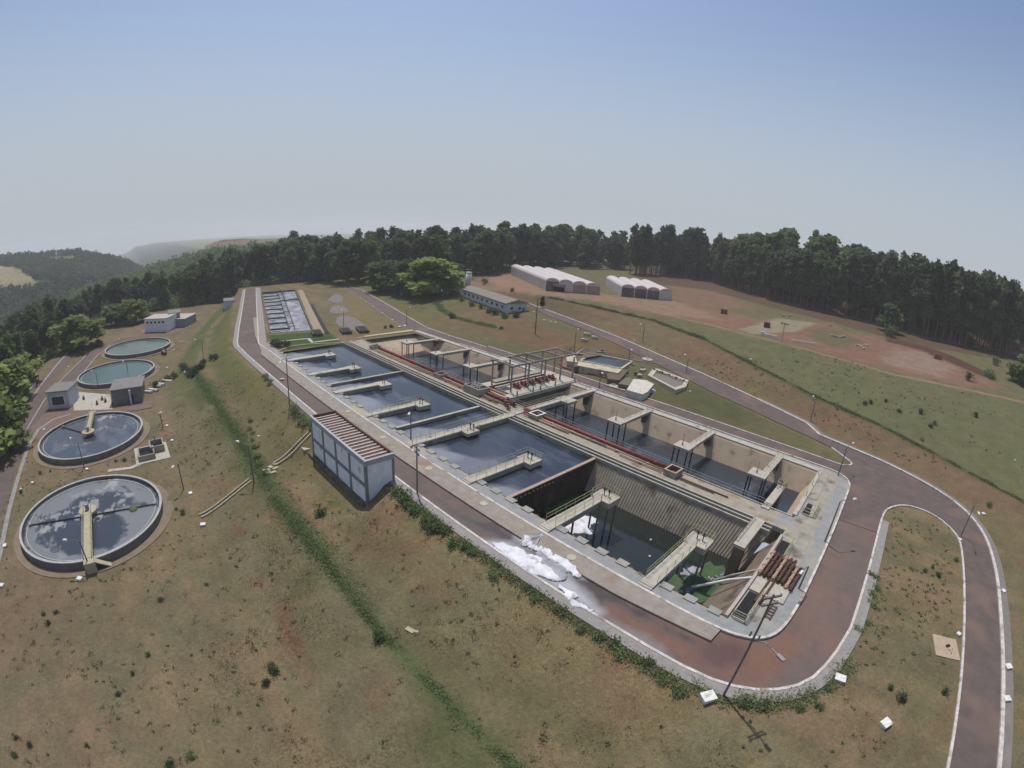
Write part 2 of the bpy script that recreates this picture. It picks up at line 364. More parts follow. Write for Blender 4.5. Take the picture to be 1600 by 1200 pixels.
# gentle unevenness away from paved places
yo=np.interp(gx,RAILS[8][:,0],RAILS[8][:,1])
roughm=np.where(near,np.clip((gy-yo-1.5)/5,0,1)*(gx<34)+np.clip((26-gy)/3,0,1)*np.clip((gy+5)/6,0,1)*(gx<15),1.)
uneven=(fbm(gx,gy,9,3)-.5)*.5*np.clip(roughm,0,1)
col=np.zeros((len(gx),3)); 
def mixc(c,m): 
    m=np.clip(m,0,1)[:,None]; col[:]=col*(1-m)+np.array(c)*m
n1=fbm(gx,gy,26,1,5); n2=fbm(gx,gy,8,5,5); n3=fbm(gx,gy,60,9,3); n4=fbm(gx,gy,3.5,15,4)
TAN=(.185,.138,.088); GRN=(.110,.110,.060); RED=(.20,.118,.075); OLV=(.162,.135,.077); BRN=(.12,.08,.055); STRAW=(.20,.165,.085)
col[:]=OLV
mixc(TAN,(n1-.42)*5); mixc(GRN,(n2-.52)*6*(n3+.3)); mixc(RED,np.clip((n2*.5+n4*.5-.60)*6,0,.6))
K=lambda v,a,b:np.clip((v-a)/(b-a),0,1)
ns=fbm(gx/5.5,gy,3.2,51,4); mixc((.125,.112,.068),np.clip((ns-.5)*5,0,.75)); mixc((.215,.15,.095),np.clip((.46-ns)*5,0,.5))
yR=[np.interp(gx,r[:,0],r[:,1]) for r in RAILS]
# upper bank between berm and near road: straw and reddish soil, greener towards the far end
b=K(gy,yR[4],yR[4]+2)*(1-K(gy,yR[5]-1,yR[5]))
mixc(STRAW,b*(n1*.9+.1)*(1-K(-gx,60,110))); mixc((.20,.12,.08),b*np.clip((n2*.45+n4*.55-.5)*7,0,1)*.75*(1-K(-gx,70,110))); mixc((.115,.13,.045),b*K(-gx,45,100)*.85); mixc((.19,.15,.07),b*K(-gx,62,80)*(1-K(-gx,90,112))*np.clip(n2*1.6-.3,0,1)*.7)
mixc((.155,.145,.09),b*np.clip((.5-n2)*6,0,1)*.7*(1-K(-gx,80,100)))
# lower bank
b=K(gy,yR[2],yR[2]+1)*(1-K(gy,yR[3]-1,yR[3])); mixc((.15,.135,.085),b*.7); mixc(RED,b*np.clip((n4-.62)*8,0,1)*.5); mixc((.10,.12,.045),b*K(-gx,100,140)*.8)
bl=np.exp(-((gy-(yR[2]+3.2))/1.2)**2)*K(gx,-62,-55)*(1-K(gx,-37,-30)); mixc((.17,.07,.045),bl*np.clip((n4-.35)*4,0,1)*.95)
mixc((.065,.09,.03),np.exp(-((gy-(yR[3]-2.5))/2.8)**2)*np.clip((n2-.38)*5,0,1)*.65)
# berm: green growth
mixc((.075,.105,.042),np.exp(-((gy-yR[3])/.95)**2)*.8)
mixc((.10,.10,.055),np.exp(-((gy-yR[4]-2.5)/2.)**2)*.5*(n2>.45))
# terrace
b=(1-K(gy,yR[2]-2,yR[2]))*near; mixc((.168,.130,.088),b*.6*n1*1.6); mixc((.125,.12,.075),b*np.clip((n2-.45)*5,0,1)*.6)
mixc((.16,.11,.075),b*K(-gx,40,50)*(1-K(-gx,55,62))*np.clip((n1-.4)*5,0,1)*.5)
# wedge between the roads
b=K(gy,yR[6]-1,yR[6])*(1-K(gy,yR[7]-1,yR[7])); mixc((.105,.105,.055),b*.8); mixc((.15,.10,.06),b*np.clip((n1-.42)*6,0,1)*K(-gx,0,60)*.9); mixc((.16,.135,.07),b*K(-gx,95,130)*np.clip((n2-.3)*3,0,1)*.8); mixc((.075,.12,.045),b*K(-gx,128,140)*np.clip((n3-.35)*5,0,1)*.4)
mixc((.055,.072,.030),b*K(-gx,20,26)*(1-K(-gx,40,50))*.5)
# cut bank above outer road
b=K(gy,yR[8]-1,yR[8])*(1-K(gy,yR[9]-1,yR[9]+.5)); mixc((.165,.108,.072),b*.9); mixc((.145,.125,.07),b*np.clip((n2*.6+n4*.4-.47)*8,0,1)*.85); mixc((.17,.085,.058),b*np.clip((n1*.5+n4*.5-.5)*7,0,1)*.7); mixc((.09,.10,.045),b*K(-gx,90,120)*.6)
mixc((.045,.07,.025),np.exp(-((gy-yR[9])/1.2)**2)*.8*near)
# field
b=K(gy,yR[9],yR[9]+1)*(1-K(gy,yR[10]-1,yR[10])); mixc((.115,.122,.062),b*.9); mixc((.13,.12,.07),b*np.clip((n2-.52)*5,0,1)*.45); mixc((.095,.112,.05),b*np.clip((n1-.55)*6,0,1)*.6)
mixc((.14,.115,.07),b*K(-gx,60,90)*.8)
# dirt path and terrace above
mixc((.27,.185,.12),np.exp(-((gy-yR[10])/1.3)**2)*near)
b=K(gy,yR[10],yR[10]+1)*(1-K(gy,yR[11]-1,yR[11])); mixc((.125,.118,.065),b*.9)
def blob(P,c,e=3.,k=1.):
    Q=pol(P); xm=min(q[0] for q in Q)-9; xM=max(q[0] for q in Q)+9; ym=min(q[1] for q in Q)-9; yM=max(q[1] for q in Q)+9
    I=np.where((gx>xm)&(gx<xM)&(gy>ym)&(gy<yM))[0]; x,y=gx[I],gy[I]; d=dpoly(x,y,Q+Q[:1]); s=np.where(inpoly(x,y,Q),1,-1)*d+(n4[I]-.5)*e*1.6
    m=np.clip(s/e+.5,0,1)*k; col[I]=col[I]*(1-m[:,None])+np.array(c)*m[:,None]
blob([(1060,470),(1180,498),(1215,500),(1290,505),(1330,520),(1390,530),(1450,550),(1500,572),(1560,600),(1555,606),(1500,602),(1400,580),(1330,562),(1250,540),(1130,510),(1040,490)],(.195,.118,.088),5)
blob([(1383,527),(1420,534),(1470,549),(1510,566),(1545,584),(1540,590),(1500,573),(1460,557),(1415,541),(1383,533)],(.085,.042,.03),1.2,.95)  # shadow of the excavated scarp painted as a dark band in the soil colour
blob([(1400,548),(1440,548),(1490,575),(1470,590),(1410,575),(1370,562)],(.24,.185,.15),5,.8)
blob([(1150,515),(1215,497),(1275,505),(1240,518),(1180,522)],(.25,.22,.16),2,.9)
blob([(1260,515),(1300,512),(1350,535),(1310,545),(1270,530)],(.115,.11,.06),3,.8)
blob([(760,432),(800,428),(880,458),(1050,468),(1130,500),(1040,492),(930,470),(830,462),(770,450)],(.24,.165,.12),4,.9)
blob([(1050,448),(1130,455),(1180,485),(1120,482),(1055,470)],(.20,.115,.09),4,.7)
blob([(760,450),(850,466),(960,500),(880,500),(800,480)],(.115,.085,.055),3,.6)
blob([(1010,432),(1110,440),(1200,470),(1340,500),(1450,530),(1590,556),(1590,566),(1440,542),(1330,512),(1200,480),(1100,452),(1000,440)],(.10,.065,.045),2,.9)
blob([(720,440),(790,432),(850,458),(760,452)],(.26,.17,.12),3,.6)
# yard soil beneath the far basins and lawn
LAWN=[(-119.6,37.4),(-140,40.5),(-134,58),(-118.8,55.4)]
def wblob(Q,c,e=1.5,k=1.):
    d=dpoly(gx,gy,Q+Q[:1]); s=np.where(inpoly(gx,gy,Q),1,-1)*d+(n4-.5)*e; mixc(c,np.clip(s/e+.5,0,1)*k*near)
wblob(LAWN,(.055,.085,.025),.6)
wblob([(-134,62),(-205,92),(-218,112),(-128,86),(-122,66)],(.17,.14,.075),3,.8)
# paved lots on the terrace
blob([(160,545),(205,516),(222,492),(300,486),(290,512),(262,523),(225,524),(190,532)],(.19,.135,.105),1.2,.95)
# forest floor
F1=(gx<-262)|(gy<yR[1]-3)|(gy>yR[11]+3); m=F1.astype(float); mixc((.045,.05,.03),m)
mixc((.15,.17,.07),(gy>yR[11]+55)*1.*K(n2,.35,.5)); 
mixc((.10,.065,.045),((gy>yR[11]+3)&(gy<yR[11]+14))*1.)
col*=np.array([.93,.895,.83])
col*=(.80+.30*fbm(gx,gy,1.6,44,3))[:,None]
nx,ny=len(xs),len(ys); I,J=np.meshgrid(np.arange(nx-1),np.arange(ny-1)); I=I.ravel();J=J.ravel()
cx=(xs[I]+xs[I+1])/2; cy=(ys[J]+ys[J+1])/2; keep=np.ones(len(I),bool)
DECKPOLY=[(-117.5,36.0),(-10,36.0),(-3,37.5),(-1.3,44),(-1.3,78.5),(-4,81.6),(-118.4,81.6)]
keep&=~inpoly(cx,cy,DECKPOLY)
# far settling basin outline (rotated with the upper yard)
FB=[(-141,40.6),(-237,64.8),(-237,85.5),(-136.5,55.5)]
FBI=[(-141.2,41.6),(-235.8,65.6),(-235.6,83.7),(-137.9,54.8)]
keep&=~inpoly(cx,cy,FBI)
q=(J*nx+I)[keep]; F=np.c_[q,q+1,q+1+nx,q+nx]
GM=vcmat('ground_cover',.42,2.2,.97,.14)
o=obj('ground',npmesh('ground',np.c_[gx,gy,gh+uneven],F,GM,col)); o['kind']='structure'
def ground_z(x,y): return Hf(x,y)
# ------------------------------------------------------------ roads
def arc(cx,cy,r,a0,a1,n=8): return [(cx+r*math.cos(math.radians(a0+(a1-a0)*i/n)),cy+r*math.sin(math.radians(a0+(a1-a0)*i/n))) for i in range(n+1)]
farL=[gz(*p) for p in ((383,452),(379,480),(373,515),(371,535))]
farR=[gz(*p) for p in ((400,450),(401,480),(403,515),(404,537))]
OUT=[(-131,29.2)]+[(x,29.0) for x in (-120,-90,-60,-30,-10)]+smoothp([(-6.5,29.05),(-2.7,29.4),(.9,31),(3.7,33.9),(5,38.2),(5.8,44)],1)+[(5.9,54.6),(6,67)]
ISL=smoothp([(6,67),(6.1,72),(6.7,76),(10.0,80.2),(15.3,80.2),(19.3,76),(20.1,71),(19.6,49.3),(18.9,31.3),(18.2,8),(17.9,-4)],2)
INK=[(-118.5,35.3),(-118,35.1),(-60,35.1),(-9,35.1)]+smoothp([(-8,35.1),(-4.6,35.3),(-2.0,36.4),(-.7,38.8),(-.4,44.5)],2)+[(-.35,62)]+smoothp([(-.4,76),(-.5,80.0),(-2.2,82.4),(-5,83.0)],2)+[(-20,82.6),(-60,82.5),(-101,82.2)]
FARK=[(-230,111.8)]+[gz(*p) for p in ((566,454),(600,473),(640,497),(666,512),(700,524),(760,543))]+[(-95,87.4),(-80,87.3),(-45,87.2),(-4.,87.2)]
NEARF=[(-232,109.5)]+[gz(*p) for p in ((540,450),(575,473),(610,499),(640,517),(684,533))]
TIP=[(-4,87.2)]+smoothp([(-3.,87.3),(-1.6,88.5),(-1.5,90.0),(-3,91.5),(-6.5,94.6)],2)
SIN=[tuple(gt(p[0],p[1]))[:2] for p in SEC_IN[:-1]]+[(-6.5,94.6)]
OUTR=[tuple(gt(p[0],p[1]))[:2] for p in SEC_OUT[:6]]+smoothp([(-10,99.5),(-2.,98),(7.2,95.9),(18.2,90.7),(24.3,82.9),(26,71),(25.2,52.2),(24.5,33.3),(23.6,8),(23.2,-4)],2)
z1=.04
strip('road',farL,farR,z1,ASPH); 
P=[(-131,29.2)]+OUT[1:]+ISL+[(23.2,-4)]+[p for p in OUTR[::-1] if p[0]>-14 and p!=(23.2,-4)]+[(-14,100.0)]+[(-14,96.5)]+TIP[::-1]+FARK[::-1][1:6][:3]+[(-118.,86.2),(-118.,82.2)]+[(-20,82.6),(-5,83.0)]+INK[::-1][3:-2]+[(-118.,35.1),farR[-1],farL[-1]]
def clean(P):
    Q=[]
    for p in P:
        if not Q or math.dist(p,Q[-1])>.05: Q.append(p)
    return Q
# perimeter road as strips (each follows the ground)
GZP=lambda L,z=.05:[gz(x,y,z) for x,y in L]
def roadcol(V):
    x,y=V[:,0],V[:,1]; c=np.zeros((len(x),4)); c[:,:3]=(.125,.094,.082); c[:,3]=.93
    na=fbm(x,y,5,31,5); nb=fbm(x,y,1.6,33,4); ne=(nb-.5)*2.4+(na-.5)*2.
    def mx(col,m,r=None):
        m=np.clip(m,0,1)[:,None]; c[:,:3]=c[:,:3]*(1-m)+np.array(col)*m
        if r is not None: c[:,3]=c[:,3]*(1-m[:,0])+r*m[:,0]
    mx((.16,.10,.078),(na-.45)*4*.7); mx((.09,.072,.066),(nb-.55)*4*.6)
    lane=np.exp(-((y-30.0)/.35)**2)+np.exp(-((y-31.6)/.35)**2); mx((.10,.078,.07),lane*.35)
    def area(P,col,k,e=1.2,r=None):
        Q=GZP(P); d=dpoly(x,y,Q+Q[:1])*np.where(inpoly(x,y,Q),1,-1)+ne*.5; mx(col,np.clip(d/e+.5,0,1)*k,r)
    area([(760,845),(860,905),(960,975),(1060,1030),(1130,1066),(1190,1068),(1230,1040),(1240,1000),(1200,1003),(1110,985),(1000,935),(930,915)],(.165,.082,.057),.62,2.5)
    area([(1120,990),(1180,1005),(1230,1000),(1260,970),(1250,1010),(1200,1040),(1150,1030)],(.18,.09,.055),.5,3.)
    area([(1080,1015),(1110,995),(1165,1005),(1160,1035),(1120,1045)],(.075,.04,.034),.85,1.4,.55)
    area([(735,832),(790,850),(830,868),(880,915),(960,972),(1060,1032),(1045,1034),(950,985),(870,928),(800,880),(740,846)],(.04,.034,.033),.9,1.,.3)
    area([(690,790),(730,806),(775,815),(812,840),(830,850),(900,880),(935,910),(1000,950),(1095,1002),(1085,1006),(1010,968),(950,940),(930,965),(890,950),(850,915),(820,880),(770,835),(720,812)],(.042,.035,.034),.85,1.1,.28)
    area([(600,712),(660,755),(740,815),(735,818),(655,762),(598,720)],(.06,.05,.047),.5,1.,.6)
    area([(758,842),(800,848),(845,868),(885,893),(905,915),(945,955),(938,962),(880,925),(830,895),(790,872),(762,856)],(.42,.42,.44),.75,1.3,.8)
    area([(806,828),(838,842),(885,862),(918,893),(912,902),(885,892),(850,868),(815,850)],(.52,.52,.54),.8,1.4,.8)
    area([(950,960),(1000,990),(1045,1015),(1050,1026),(1000,1002),(955,975)],(.36,.35,.36),.3,1.0,.8)
    return c
ROADM=vcmat('near_road_asphalt',.13,1.4,.92,.012,True)
strip('road',[farL[-1]]+OUT,[farR[-1]]+[(-118,35.05)]+[p for p in INK[2:] if p[1]<67 ]+[(-.35,67)],z1+.004,ROADM,n=620,cross=20,colf=roadcol)
strip('road',[(-118.5,82.1)]+INK[::-1][:-1][:3]+[p for p in INK[::-1] if p[0]>-8 and p[1]>67]+[(-.35,66)],[(-118.5,87.)]+[(-95,87.4),(-60,87.2),(-12,87.2),(-1.5,89),(5,93)],z1+.008,ASPH2,n=160,cross=6) if False else None
flat('road',[(-125,82.),(-101,82.2),(-60,82.5),(-20,82.6),(-5,83.0)]+[p for p in INK[::-1] if p[0]>-4.9 and p[1]>66][0:]+[(-.35,66),(6,66.5)]+[p for p in ISL if p[1]>66.8 and p[0]<20.15 and p[1]>72]+[(20.1,71),(26,71)]+[p for p in OUTR[::-1] if p[1]>71.2 and p[0]>-10.5]+[(-10,99.5),(-10,96)]+TIP[::-1]+[(-45,87.2),(-80,87.3),(-95,87.4),(-123.5,86.9)],.052,ASPH)
strip('road',NEARF+[(-125,82)],FARK[:7]+[(-118,87.0)],z1,ASPH2,cross=5)
strip('road',SIN,OUTR[:6]+[(-10,99.5),(-7,99)],.13,ASPH,cross=8)
strip('road',[(20.1,72),(19.6,49.3),(18.9,31.3),(18.2,8),(17.9,-4)],[(26,72),(25.2,52.2),(24.5,33.3),(23.6,8),(23.2,-4)],z1+.016,ASPH)
# paving strip beside the inner kerb
flat('pavement',[(-118,32.1),(-53.8,32.2),(-16.1,32.5),(-5.9,33.2),(-5.8,35.0),(-118,35.0),(-141,39.2),(-170,45.8),(-169.3,43.8),(-140,36.6),(-121,33.0)],.16,PAVE,thick=.2)
# kerbs
def kerb(P,w=.32,z=.17,m=None,off=0): return ribbon('kerb',P,off-w/2,off+w/2,z,m or KERB,.2)
kerb([farL[0]]+farL[1:]+OUT[0:]+ISL[1:],.3); kerb(INK[1:],.3,.3); kerb(farR+[(-118.5,35.2)],.3,.28)
kerb(FARK+TIP[1:],.3); kerb(OUTR[:-1],.5,.27)
kerb(NEARF[:],.25,.12,PAVE)
# pale walks outside the near kerb and loop
ribbon('pavement',[farL[0]]+farL[1:]+OUT+[(6,67),(6.05,71)],-1.35,-.17,.13,WALK,.3)
ribbon('pavement',[p for p in OUTR if p[0]>-40 and p[1]>20],.25,1.5,.10,mat('walk_dusty',(.20,.18,.165),(.15,.135,.12),1.,.9),.3)
ribbon('pavement',[farR[0]]+farR[1:]+[(-118.5,35.2)],.17,2.3,.16,WALK,.3)
# left terrace roads
LRO=[gz(x,y,-7) for x,y in ((-10,722),(0,690),(28,645),(60,598),(85,570),(100,552),(112,546))]
LRI=[gz(x,y,-7) for x,y in ((-25,850),(6,800),(22,745),(40,690),(62,655),(88,638))]
strip('road',[gz(-60,790,-7)]+LRO[:6],[gz(-40,900,-7)]+[gz(8,790,-7),gz(22,745,-7),gz(40,690,-7),gz(57,640,-7),gz(90,590,-7),gz(112,560,-7)],.04,ASPH2)
strip('road',[gz(38,692,-7),gz(60,640,-7),gz(90,605,-7),gz(125,558,-7),gz(150,545,-7),gz(176,533,-7)],[gz(60,668,-7),gz(100,640,-7),gz(105,605,-7),gz(135,575,-7),gz(163,547,-7),gz(200,526,-7)],.055,ASPH2)
flat('pavement',[gz(x,y,-7) for x,y in ((48,668),(75,642),(110,638),(145,640),(240,625),(238,637),(210,642),(180,643),(130,652),(90,668),(60,690))],-6.93,mat('brick_paving',(.17,.115,.09),(.13,.09,.07),1,.9))
kerb([gz(x,y,-7) for x,y in ((-8,900),(2,860),(14,800),(29,745),(46,695),(60,672),(85,655),(110,648))],.9,.12,WALK)
kerb([gz(x,y,-7) for x,y in ((-10,740),(3,712),(30,655),(62,605),(85,575),(108,548),(118,546))],.8,.15,WALK)
kerb([gz(x,y,-7) for x,y in ((42,672),(70,625),(100,590),(130,560),(137,551))],.5,.15,WALK)
kerb([gz(x,y,-7) for x,y in ((118,600),(132,580),(152,556),(168,543),(172,538))],.5,.15,WALK)
flat('pavement',[gz(x,y,-7) for x,y in ((112,612),(172,617),(176,640),(116,642))],-6.90,CONC_L)
# ------------------------------------------------------------ treatment basins
X0,X1=-119.,-6.1; YA,YB=37.0,55.2; YC,YD=61.5,80.5
CONC_S=mat('slab_grey',(.31,.30,.27),(.23,.22,.20),1.,.9)
WZ=-.55; WZR=-3.7; WZE=-4.7
W_FULL=watermat('water_dark_full',(.024,.032,.048),(.135,.145,.17),.16,.09,.6,spec=.5)
def filmy(m,k,y0,lo,hi):
    n=m.node_tree; L=n.links; geo=[x for x in n.nodes if x.type=='NEW_GEOMETRY'][0]; s_=n.nodes.new('ShaderNodeSeparateXYZ'); L.new(geo.outputs['Position'],s_.inputs[0])
    mm=n.nodes.new('ShaderNodeMapRange'); mm.inputs[1].default_value=y0; mm.inputs[2].default_value=y0+12; mm.inputs[3].default_value=k; mm.inputs[4].default_value=-k; L.new(s_.outputs[1],mm.inputs[0])
    rp=[x for x in n.nodes if x.type=='MAP_RANGE' and abs(x.inputs[2].default_value-.67)<1e-3][0]; no=rp.inputs[0].links[0].from_socket; ad=n.nodes.new('ShaderNodeMath'); ad.operation='ADD'; L.new(no,ad.inputs[0]); L.new(mm.outputs[0],ad.inputs[1]); L.new(ad.outputs[0],rp.inputs[0]); rp.inputs[1].default_value=lo; rp.inputs[2].default_value=hi
    no.node.inputs['Distortion'].default_value=1.2; no.node.inputs['Scale'].default_value=.11
filmy(W_FULL,.17,35,.47,.60)
W_R=watermat('water_dark_right',(.024,.030,.040),(.10,.105,.115),.14,.10,.7); filmy(W_R,.05,62,.50,.70)
W_E=watermat('water_deep',(.012,.016,.016),(.022,.028,.020),.12,.06,.3)
ALG=mat('algae',(.055,.10,.035),(.035,.065,.025),1.2,.7)
def water(x0,x1,y0,y1,z,m):
    o=MB().quad((x0,y0,z),(x1,y0,z),(x1,y1,z),(x0,y1,z)).build('water',m); o['kind']='structure'; return o
WPM=vcmat('painted_water',.0,.5,.2,.008,True)
def wsurf(x0,x1,y0,y1,z,f,st=.35,clip=None):
    X,Y=np.meshgrid(np.arange(x0,x1+st/2,st),np.arange(y0,y1+st/2,st)); x,y=X.ravel(),Y.ravel(); nx_=X.shape[1]; I,J=np.meshgrid(np.arange(nx_-1),np.arange(X.shape[0]-1)); q=(J*nx_+I).ravel(); F=np.c_[q,q+1,q+1+nx_,q+nx_]
    if clip is not None: k=clip(x,y); F=F[k[F].all(1)]
    o=obj('water',npmesh('water',np.c_[x,y,np.full(len(x),z)],F,WPM,f(x,y))); o['kind']='structure'; return o
def wbase(x,dark,r): c=np.zeros((len(x),4)); c[:,:3]=dark; c[:,3]=r; return c
def wmix(c,col,m,r): m=np.clip(m,0,1)[:,None]; c[:,:3]=c[:,:3]*(1-m)+np.array(col)*m; c[:,3]=c[:,3]*(1-m[:,0])+r*m[:,0]
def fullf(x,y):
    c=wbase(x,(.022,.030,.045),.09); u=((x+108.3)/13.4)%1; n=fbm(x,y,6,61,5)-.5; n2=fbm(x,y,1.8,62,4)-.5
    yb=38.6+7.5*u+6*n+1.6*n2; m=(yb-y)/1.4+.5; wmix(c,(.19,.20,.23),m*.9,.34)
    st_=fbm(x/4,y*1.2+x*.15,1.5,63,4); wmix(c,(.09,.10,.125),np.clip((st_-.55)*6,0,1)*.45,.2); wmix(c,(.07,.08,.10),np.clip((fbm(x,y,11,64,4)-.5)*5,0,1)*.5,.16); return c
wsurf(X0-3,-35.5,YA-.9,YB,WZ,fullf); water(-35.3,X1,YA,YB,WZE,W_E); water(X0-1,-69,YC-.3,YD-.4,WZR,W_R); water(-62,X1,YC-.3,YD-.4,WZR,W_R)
# near row: full basins (lining = edge walls), coping slabs
B=thing('treatment_basin','long dark water basin filled to the brim on the near side of the central walkway','basin',(-77,46,0))
m=MB(); m.bb(X0,-35.4,YA-.35,YA-.0,-1.6,.12); m.build('near_wall',CONC,B)
m=MB(); m.bb(X0,-35.4,YB,YB+.3,-1.6,.05); m.build('inner_wall',CONC,B)
m=MB(); P=[(-119.4,37.0),(-122.3,42),(-122.0,46),(-120.2,51),(-118,55.3)]; 
for a,b in zip(P[:-1],P[1:]): m.bar((a[0],a[1],-.65),(b[0],b[1],-.65),.35,1.5)
m.build('end_wall',CONC_L,B)
m=MB(); m.bb(X0-4,-35.4,YA-1,YB+.2,-1.9,-1.6); m.build('floor_slab',CONC_D,B)
E2=thing('treatment_basin','nearly empty deep basin with ribbed sloping wall and dark pool at its bottom','basin',(-20,46,0))
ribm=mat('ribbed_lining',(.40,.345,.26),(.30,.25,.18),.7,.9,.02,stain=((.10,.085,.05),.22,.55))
def ribbed(p00,p10,p01,p11,name,m,parent,step=.45,h=.07):
    """sloping lining with raised ribs running down the slope"""
    a,b,c,d=map(Vector,(p00,p10,p01,p11)); L=(b-a).length; n=int(L/step); V=[];F=[]; nrm=(b-a).cross(c-a).normalized(); nrm=nrm if nrm.z>0 else -nrm
    for i in range(n):
        for j,t in enumerate((0,.55,.7,.85)):
            u=(i+t)/n; k=h if t in(.7,) else 0; 
            if t==.85: k=0
            V+=[a.lerp(b,u)+nrm*k,c.lerp(d,u)+nrm*k]
    V+=[b,d]
    for i in range(len(V)//2-1): F.append((2*i,2*i+2,2*i+3,2*i+1))
    return MB().add(V,F).build(name,m,parent)
SB=2.1
ribbed((-35.2,YB-.05,-.55),(-7.9,YB-.05,-.55),(-35.2,YB-SB,-5.2),(-9.3,YB-SB,-5.2),'sloping_lining',ribm,E2)
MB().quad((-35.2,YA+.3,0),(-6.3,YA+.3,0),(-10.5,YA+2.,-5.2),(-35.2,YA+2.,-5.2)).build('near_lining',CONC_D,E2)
# end bank with slope, plus floor
BR_=mat('brown_lining',(.19,.145,.105),(.12,.095,.07),.8,.9,.02,stain=((.07,.055,.04),.4,.55))
MB().quad((-6.3,YA+.3,-.1),(-6.3,YB,-.1),(-10.1,YB-1,-5.2),(-10.9,YA+1.6,-5.2)).build('end_lining',BR_,E2)
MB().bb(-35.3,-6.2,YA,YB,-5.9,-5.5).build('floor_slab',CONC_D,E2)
MB().bb(-35.3,X1,YA-.35,YA,-1.2,.12).build('near_wall',CONC,E2)
m=MB(); m.bb(-35.3,-8,YB-.02,YB+.3,-1.6,.03); m.build('inner_wall',CONC,E2)
# coping slabs along the near edge
for i in range(41):
    x=-116.2+i*2.72
    if any(abs(x-jx)<1.2 for jx in [-109.5+13.57*k for k in range(8)]): continue
    z=.12; mm=MB(); mm.bb(x-.66,x+.66,YA-.4,YA+.5,z,z+.12); mm.build('coping_slab',CONC_S,B if x<-35.4 else E2)
# toothed dark trough edge between slabs
for par,xa,xb in ((B,X0,-35.4),(E2,-35.3,X1)):
    P_=[(xa,YA)]; x=xa+.2
    while x<xb-.6: P_+=[(x,YA+.08),(x,YA+.3),(x+.5,YA+.3),(x+.5,YA+.08)]; x+=1.1
    flat('toothed_edge',[(xa,YA-.02),(xb,YA-.02)]+P_[::-1][:-1],.02,CONC_D,kind=None,parent=par,thick=.27)
# dividing walls
def wall(x0,x1,y0,y1,z0,z1,label,m=CONC,cap=None):
    t=thing('dividing_wall',label,'wall',((x0+x1)/2,(y0+y1)/2,0)); MB().bb(x0,x1,y0,y1,z0,z1-.12).build('wall_body',m,t)
    MB().bb(x0-.12,x1+.12,y0,y1,z1-.12,z1).build('coping',cap or CONC_L,t); return t
wall(-87.4,-87.1,YA,YB-.05,-1.5,.05,'thin pale wall crossing the full basin between its second and third jetties')
wall(-61.45,-61.15,YA,YB-.05,-1.5,.1,'pale wall crossing the full basin just beyond the long railed footbridge',CONC)
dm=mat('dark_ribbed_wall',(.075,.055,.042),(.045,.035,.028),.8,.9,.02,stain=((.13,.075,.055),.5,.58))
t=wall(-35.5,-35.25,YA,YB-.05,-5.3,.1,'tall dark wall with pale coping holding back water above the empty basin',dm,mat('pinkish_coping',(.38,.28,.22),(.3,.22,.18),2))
m=MB(); 
y=YA+.4
while y<YB-2: m.bb(-35.25,-35.13,y,y+.16,-5.3,-.15); y+=.55
m.build('rib',dm,t)
m=MB(); y=YA+.8
while y<YA+9: m.box(-35.1,y,-.42,.25,.35,.09); y+=.75
m.build('ladder_rung',BEIP,t)
# right row
Rr=thing('treatment_basin','long basin with low dark water and peach coloured sloping bank beside the far road','basin',(-60,71,0))
def bank(xa,xb,name='sloping_bank'):
    m=MB(); n=int((xb-xa)/3); V=[];F=[]
    for i in range(n+1):
        x=xa+(xb-xa)*i/n; V+=[(x,YD+.1,0.02),(x,YD-.25,-.35),(x,YD-2.7,-4.2)]
    for i in range(n):
        F+=[(3*i,3*i+1,3*i+4,3*i+3),(3*i+1,3*i+2,3*i+5,3*i+4)]
    return m.add(V,F).build(name,PEACH,Rr)
bank(X0-2,-69.5); bank(-61.5,X1)
MB().quad((X0-2,YD,0),(X0-2,YC-.5,0),(X0+11,YC-.5,-4.2),(X0+8,YD,-4.2)).build('end_bank',PEACH,Rr)
MB().quad((X1,YD,0),(X1,YC-.5,0),(X1-2.4,YC-.5,-4.2),(X1-2.4,YD,-4.2)).build('end_bank',PEACH,Rr)
MB().bb(X0,X1,YC-.5,YD,-4.9,-4.5).build('floor_slab',CONC_D,Rr)
MB().bb(X0,X1,YC-.45,YC-.15,-4.6,-.1).build('inner_wall',CONC_D,Rr)
MB().bb(X0-2,-5.5,YD,YD+1.4,-.3,.12).build('far_coping',CONC_L,Rr)
MB().bb(X0-2.4,X0-1.9,YC-.5,YD,-.5,.15).build('end_coping',mat('sandy_coping',(.42,.34,.22),(.33,.27,.18),2),Rr)
# central walkway spine
S=thing('central_walkway','long concrete spine walkway with twin kerbs and channel between the two basin rows','walkway',(-62,58.5,0))
MB().bb(X0,X1-.3,57.3,YC-.15,-.6,.1).build('deck',mat('spine_deck',(.33,.29,.225),(.25,.215,.165),.9,.9,.01,stain=((.2,.12,.085),.35,.56)),S)
MB().bb(X0,X1-1.8,YB+.3,57.3,-.9,-.62).build('channel_floor',CONC_D,S)
for y0 in (YB+.0,56.15,57.05): MB().bb(X0,X1-1.8,y0+.02,y0+.26,-.62,.22).build('kerb_beam',CONC_L,S)
MB().bb(X0,X1-.3,YC-.15,YC+.06,-.6,.22).build('kerb_beam',CONC_L,S)
def rail_path(P,h=1.05,mids=2,r=.03,step=1.7,posts=True):
    m=MB(); P=[Vector(p) for p in P]
    for k in range(mids+1):
        hh=h*(1-k/(mids+1)*.9)
        for a,b in zip(P[:-1],P[1:]): m.tube(a+Vector((0,0,hh)),b+Vector((0,0,hh)),r,n=5)
    if posts:
        for a,b in zip(P[:-1],P[1:]):
            n=max(1,round((b-a).length/step))
            for i in range(n+1): p=a.lerp(b,i/n); m.tube(p,p+Vector((0,0,h)),r,n=5)
    return m
